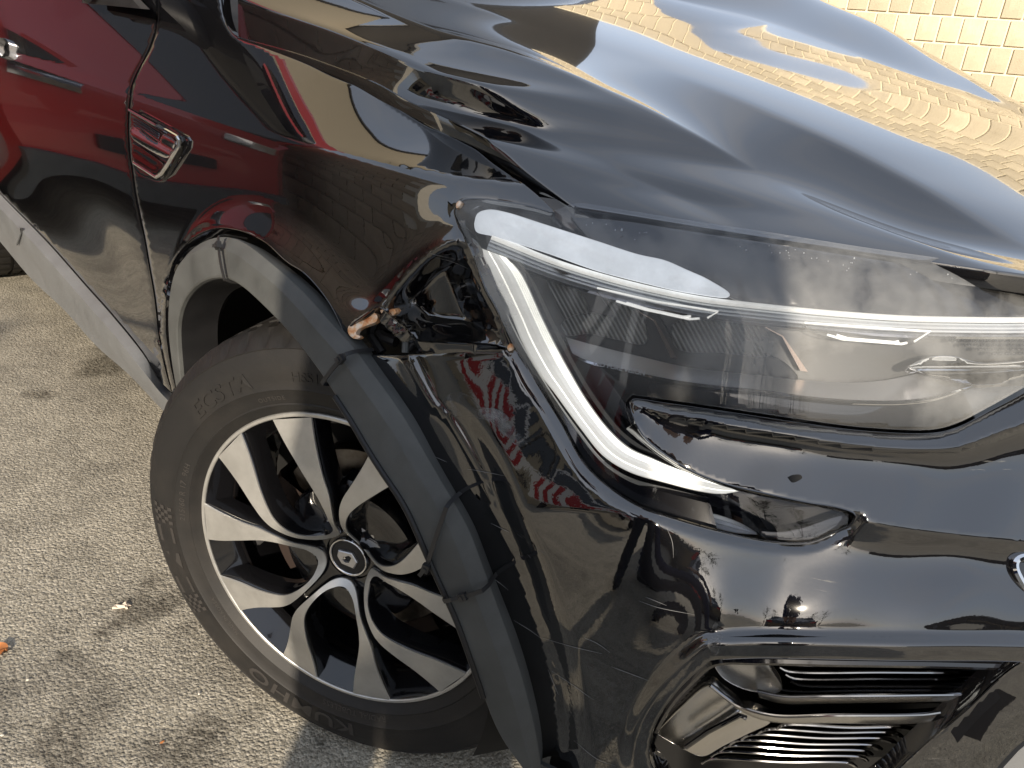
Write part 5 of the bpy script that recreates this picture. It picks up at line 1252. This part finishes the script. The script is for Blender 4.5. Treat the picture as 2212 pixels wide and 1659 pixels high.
# recovery truck with a chevron board
def truck():
    root = empty('recovery_truck', (.9, -7.6, 0), 'white recovery truck with red chevron tail board mirrored in the bumper', 'truck')
    MB().box((0, 0, .95), (2.3, 4.2, .16)).build('flat_bed', BLUE, root, False)
    MB().box((0, -3.0, 1.55), (2.2, 1.7, 1.9)).build('cab', WHITE, root, False)
    MB().box((0, -2.12, 2.0), (1.9, .06, .7)).build('cab_window', WIN, root, False)
    bd = MB().box((0, 2.16, .95), (3.0, .05, .62)).build('tail_board', WHITE, root, False)
    for i in range(6):
        x = -1.42+i*.42; m_ = MB()
        q = [(x+.20, .66), (x+.40, .66), (x+.20, .95), (x+.40, 1.24), (x+.20, 1.24), (x, .95)]
        q = [(min(1.48, a), b_) for a, b_ in q]
        m_.prism([np.array([a, 2.182, b_]) for a, b_ in q], [np.array([a, 2.192, b_]) for a, b_ in q]); m_.build('chevron', REDP, bd, False)
    MB().box((1.16, 2.188, .95), (.07, .012, .44)).box((1.38, 2.188, .95), (.07, .012, .44)).box((1.27, 2.188, .95), (.15, .012, .07)).build('letter', BLUE, bd, False)
    for x in (-1.05, 1.05): MB().box((x, 1.9, 1.7), (.08, .08, 1.4)).build('stake', DKWALL, root, False)
    for x in (-.85, .85):
        for y in (1.2, -2.6):
            V = []; Fc = []
            for j, (r, xx) in enumerate(((.0, .14), (.25, .14), (.40, .13), (.42, .10), (.42, -.12))):
                for k_ in range(24): a = 2*math.pi*k_/24; V.append((x+xx*np.sign(x), y+r*math.cos(a), .42+r*math.sin(a)))
            for j in range(4):
                for k_ in range(24): q2 = (k_+1) % 24; Fc.append((j*24+k_, j*24+q2, (j+1)*24+q2, (j+1)*24+k_))
            MB().add(V, Fc).build('wheel', RUBBER, root)
    return root
truck()
# unseen hatchback added to cast shade on the ground in front of the bumper
def hatchback():
    root = empty('shade_hatchback', (4.1, -4.75, 0), 'unseen dark grey hatchback added to shade the ground before the bumper', 'car')
    R = np.array([[.64, .77, 0], [-.77, .64, 0], [0, 0, 1.]]); T = lambda P_: [R@np.array(p) for p in P_]
    secs = []
    for x, zt, w in ((-1.85, .78, .70), (-1.80, .95, .82), (-1.45, 1.02, .85), (-1.05, 1.38, .84), (-.5, 1.46, .84), (.35, 1.44, .84), (1.0, 1.02, .85), (1.85, .86, .80), (1.98, .66, .66)):
        top = .72 if zt > 1.2 else .90
        secs.append(T([(x, y, z) for y, z in ((-w, .22), (-w*1.02, .55), (-w, min(.92, zt)), (-w*top, zt-.05), (-w*top*.8, zt), (0, zt+.02), (w*top*.8, zt), (w*top, zt-.05), (w, min(.92, zt)), (w*1.02, .55), (w, .22))]))
    GP = principled('dark_grey_paint', (.03, .032, .036), rough=.2, coat=1.0)
    m_ = MB().loft(secs); n_ = len(secs[0]); m_.F.append(tuple(range(n_))); m_.F.append(tuple(range((len(secs)-1)*n_, len(secs)*n_))); m_.build('body', GP, root, sharp=35)
    MB().loft([T([(-1.41, y, 1.06) for y in (-.68, 0, .68)]), T([(-1.09, y, 1.36) for y in (-.58, 0, .58)])]).build('rear_window', WIN, root)
    for y in (-1, 1):
        MB().loft([T([(x, y*.865, .97) for x in (-1.2, -.2, .75)]), T([(x, y*.655, 1.37) for x in (-.95, -.2, .40)])]).build('side_window', WIN, root)
        MB().box(R@np.array([-1.80, y*.62, .80]), (.10, .26, .12), R).build('tail_lamp', REDP, root, False)
        for x in (-1.2, 1.25):
            V = []; Fc = []
            for j, (r, yy) in enumerate(((.0, .86), (.20, .87), (.21, .86), (.29, .86), (.30, .84), (.30, .66))):
                for k_ in range(24): a = 2*math.pi*k_/24; V.append(R@np.array([x+r*math.cos(a), y*yy, .30+r*math.sin(a)]))
            for j in range(5):
                for k_ in range(24): q = (k_+1) % 24; Fc.append((j*24+k_, j*24+q, (j+1)*24+q, (j+1)*24+k_))
            MB().add(V, Fc).build('wheel', RUBBER, root)
hatchback()
# trees towards the sun
def tree(loc, h, cr_r, seed, label):
    r_ = np.random.default_rng(seed); root = empty('tree', loc, label, 'tree', 'trees towards the sun')
    t = MB(); t.tube([(0, 0, 0), (.05, .03, h*.3), (-.05, .06, h*.6), (.02, 0, h*.95)], [.16, .13, .09, .02], 10)
    tips = []
    for i in range(26):
        z0 = h*r_.uniform(.28, .9); a = r_.uniform(0, 2*math.pi); L = cr_r*r_.uniform(.5, 1.05)*(1.15-z0/h*.6)
        p1 = np.array([math.cos(a)*L, math.sin(a)*L, z0+L*.45]); t.tube([(0, 0, z0), p1*[.5, .5, 1]+[0, 0, -L*.15], p1], [.045, .03, .01], 6); tips.append((np.array([0, 0, z0]), p1))
    t.build('trunk', BARK, root)
    V = []; Fc = []
    for i in range(2600):
        a_, b_ = tips[r_.integers(len(tips))]; f = r_.uniform(.3, 1.08); c_ = a_*(1-f)+b_*f+r_.normal(0, .16, 3)
        u = r_.normal(size=3); u /= np.linalg.norm(u); v = np.cross(u, r_.normal(size=3)); v /= np.linalg.norm(v); s_ = r_.uniform(.04, .085)
        k_ = len(V); V += [c_-u*s_, c_+v*s_*.5, c_+u*s_, c_-v*s_*.5]; Fc.append((k_, k_+1, k_+2, k_+3))
    mesh_obj('crown', V, Fc, LEAF, root, False)
    return root
tree((26, -23.0, 0), 10.5, 2.9, 3, 'slim tree with thin foliage against the low sun')
tree((33.0, -22.0, 0), 11.5, 4.2, 5, 'broad tree left of the low sun')
tree((24.0, -28.5, 0), 11.0, 3.4, 8, 'tall tree behind the slim one')
# clipped hedge along the far edge of the yard
def hedge():
    r_ = np.random.default_rng(12); root = empty('hedge', (28, -38, 0), 'long dark hedge on the far side of the yard', 'hedge')
    A, Bp = np.array([14., -8., 0]), np.array([-26., -2., 0]); V = []; Fc = []
    for i in range(5200):
        t = r_.uniform(); c_ = A*(1-t)+Bp*t+np.array([r_.normal(0, .5), r_.normal(0, .7), r_.uniform(.1, 1)**.7*(3.4+1.0*math.sin(t*23)+.6*math.sin(t*61))])
        u = r_.normal(size=3); u /= np.linalg.norm(u); v = np.cross(u, r_.normal(size=3)); v /= np.linalg.norm(v); s_ = r_.uniform(.18, .36)
        k_ = len(V); V += [c_-u*s_, c_+v*s_*.6, c_+u*s_, c_-v*s_*.6]; Fc.append((k_, k_+1, k_+2, k_+3))
    mesh_obj('foliage', V, Fc, LEAF, root, False)
    MB().box((-6, -5, .9), (40, .8, 1.8), np.array([[math.cos(-.148), -math.sin(-.148), 0], [math.sin(-.148), math.cos(-.148), 0], [0, 0, 1]])).build('stems', BARK, root, False)
hedge()
# ------------------------------------------------------------------ the photographer, whose shadow falls on the wheel
def person(loc, face, label, phone, mats):
    root_loc = np.array(loc); fwd = np.array([*face, 0.]); fwd /= np.linalg.norm(fwd); rgt = np.array([fwd[1], -fwd[0], 0])
    P = {}; E = []; Rd = {}
    def j(n, x, y, z, r, par=None):
        P[n] = root_loc+rgt*x+fwd*y+np.array([0, 0, z]); Rd[n] = r
        if par: E.append((par, n))
    j('pelvis', 0, 0, .92, .165); j('waist', 0, .01, 1.08, .118, 'pelvis'); j('chest', 0, .02, 1.27, .112, 'waist'); j('neck0', 0, .01, 1.44, .075, 'chest'); j('neck', 0, .02, 1.50, .055, 'neck0'); j('head', 0, .05, 1.60, .085, 'neck'); j('crown', 0, .045, 1.70, .075, 'head')
    for s_, t in ((-1, 'l'), (1, 'r')):
        W3 = (.115, .33, 1.02) if phone else (.235, .08, .80)
        j('sh'+t, s_*.15, .02, 1.39, .06, 'chest'); j('el'+t, s_*(.13 if phone else .215), .18 if phone else -.01, 1.12 if phone else 1.09, .042, 'sh'+t); j('wr'+t, s_*W3[0], W3[1], W3[2], .032, 'el'+t)
        if phone:
            j('pa'+t, s_*.085, .395, 1.03, .028, 'wr'+t)
            for q, (dx, dy, dz) in enumerate(((-.01, .05, .035), (.0, .055, .012), (.0, .052, -.010), (.002, .042, -.030))):
                j('f%d%s' % (q, t), s_*(.082+dx), .395+dy*.6, 1.03+dz, .0095, 'pa'+t); j('g%d%s' % (q, t), s_*(.060+dx), .395+dy*.75, 1.03+dz, .008, 'f%d%s' % (q, t))
            j('th'+t, s_*.062, .375, 1.065, .010, 'pa'+t)
        else:
            j('pa'+t, s_*.238, .095, .72, .028, 'wr'+t)
            for q, dy in enumerate((.028, .010, -.008, -.026)):
                j('f%d%s' % (q, t), s_*.240, .10+dy, .665, .0095, 'pa'+t); j('g%d%s' % (q, t), s_*.230, .112+dy, .628+abs(dy-.005)*.3, .008, 'f%d%s' % (q, t))
            j('th'+t, s_*.222, .150, .695, .010, 'pa'+t)
        j('hip'+t, s_*.095, 0, .84, .105, 'pelvis'); j('kn'+t, s_*.112, .025, .49, .072, 'hip'+t); j('an'+t, s_*.112, -.01, .09, .058, 'kn'+t); j('toe'+t, s_*.122, .15, .035, .034, 'an'+t)
    names = list(P); idx = {n: i for i, n in enumerate(names)}
    me = bpy.data.meshes.new('person'); me.from_pydata([tuple(P[n]-root_loc) for n in names], [(idx[a], idx[b]) for a, b in E], []); me.update()
    o = bpy.data.objects.new('person', me); col.objects.link(o); o.location = tuple(root_loc)
    sk = o.modifiers.new('skin', 'SKIN'); sk.use_smooth_shade = True
    for i, n in enumerate(names): me.skin_vertices[0].data[i].radius = (Rd[n], Rd[n]); me.skin_vertices[0].data[i].use_root = (n == 'pelvis')
    sb = o.modifiers.new('sub', 'SUBSURF'); sb.levels = 2; sb.render_levels = 2
    dg = bpy.context.evaluated_depsgraph_get(); m2 = bpy.data.meshes.new_from_object(o.evaluated_get(dg)); o.modifiers.clear(); o.data = m2
    for m_ in mats: m2.materials.append(m_)
    for p in m2.polygons:
        z = p.center.z; y = float(np.dot(np.array(p.center[:]), fwd))
        hnd = (not phone) and z < .80 and z > .6 and abs(float(np.dot(np.array(p.center[:]), rgt))) > .195
        p.material_index = 3 if z < .10 else 2 if hnd else 1 if z < .95 else 2 if (z > 1.49 or (phone and y > .335) or (not phone and z < .80 and abs(float(np.dot(np.array(p.center[:]), rgt))) > .20)) else 0
        p.use_smooth = True
    tag(o, label, 'person')
    if not phone: return
    ph = MB(); d_ = MR[:, 2]; c_ = CAM_POS-d_*.034
    ph.box(c_, (.145, .072, .008), np.stack([MR[:, 0], MR[:, 1], MR[:, 2]], 1)); tag(ph.build('phone', GLOSS_BK, None, False), 'black phone held out in both hands of the photographer', 'phone')
person((.888, -1.733, 0.), (-.30, .954), 'person in dark blue top and grey trousers holding up a phone', True, (CLOTH, DENIM, SKIN, BLACK_PL))
NAVY = principled('navy_workwear', (.012, .020, .07), rough=.8)
person((1.15, -1.80, 0.), (-.55, .83), 'unseen second person in navy workwear, added beside the photographer to cast shade', False, (NAVY, NAVY, SKIN, BLACK_PL))  # second figure added to shade the lower arch trim and bumper corner

# ------------------------------------------------------------------ bits lying on the asphalt
def chunk(name, kx, ky, size, mat, label, cat, seed, flat=.4, group=None):
    r_ = np.random.default_rng(seed); p = ground_pt(kx, ky); bm = bmesh.new(); bmesh.ops.create_icosphere(bm, subdivisions=1, radius=1)
    for v in bm.verts: v.co = Vector((v.co.x*size*r_.uniform(.7, 1.25), v.co.y*size*.7*r_.uniform(.6, 1.2), v.co.z*size*flat*r_.uniform(.7, 1.1)+size*flat*.8))
    me = bpy.data.meshes.new(name); bm.to_mesh(me); bm.free(); o = link_mesh(name, me, mat); o.location = tuple(p); o.rotation_euler = (0, 0, r_.uniform(0, 6)); return tag(o, label, cat, group)
CHIPM = principled('pale_plastic_chip', (.62, .52, .42), rough=.7); LEAFM = principled('orange_leaf', (.42, .16, .05), rough=.6); STONEM = make_block('light_stone', (.62, .58, .50))
p = ground_pt(264, 1312); sh = MB()
a0 = 1.1; rot = np.array([[math.cos(a0), -math.sin(a0), 0], [math.sin(a0), math.cos(a0), 0], [0, 0, 1]])
pts_ = [(-.016, -.004), (-.012, .004), (-.002, .0035), (.004, .0085), (.0075, .007), (.006, .003), (.013, .0045), (.0155, .001), (.010, -.002), (.011, -.0075), (.0075, -.008), (.0055, -.0035), (-.006, -.004)]
sh.prism([rot@np.array([x, y, .001]) for x, y in pts_], [rot@np.array([x*.93, y*.9, .0045+.002*math.sin(x*300)]) for x, y in pts_]); o = sh.build('plastic_fragment', CHIPM, None, False); o.location = tuple(p); tag(o, 'pale broken fragment lying on the asphalt left of the front tyre', 'fragment')
def leaf(kx, ky, s_, a, label):
    p = ground_pt(kx, ky); V = []; Fc = []
    n = 9
    for i in range(n):
        t = i/(n-1); w = s_*.34*math.sin(math.pi*min(1, t*.92+.06))**.8; x = (t-.5)*s_
        V += [np.array([x, -w, .004+.006*t]), np.array([x, 0, .002+.004*math.sin(t*3)]), np.array([x, w, .005+.004*(1-t)])]
    for i in range(n-1):
        for j in range(2): q = i*3+j; Fc.append((q, q+1, q+4, q+3))
    o = mesh_obj('fallen_leaf', V, Fc, LEAFM); o.location = tuple(p); o.rotation_euler = (0, 0, a); return tag(o, label, 'leaf')
leaf(5, 1404, .026, .4, 'orange fallen leaf at the left edge of the ground'); leaf(-4, 1418, .022, 1.8, 'small orange leaf just below the larger one')
chunk('pebble', 351, 1604, .0042, LEAFM, 'orange crumb on the asphalt below the tyre, left of the shadow', 'pebble', 3)
for i, (kx, ky, s_, lb) in enumerate([(264, 1405, .003, 'pale loose stone just below the broken plastic fragment'), (60, 1470, .0032, 'pale loose stone to the right of the orange leaves'), (430, 1500, .003, 'pale loose stone close to the underside of the front tyre'), (5, 1590, .0034, 'pale loose stone at the left edge near the bottom corner')]):
    chunk('pebble', kx, ky, s_, STONEM, lb, 'pebble', 20+i, .6, 'loose stones on the asphalt')
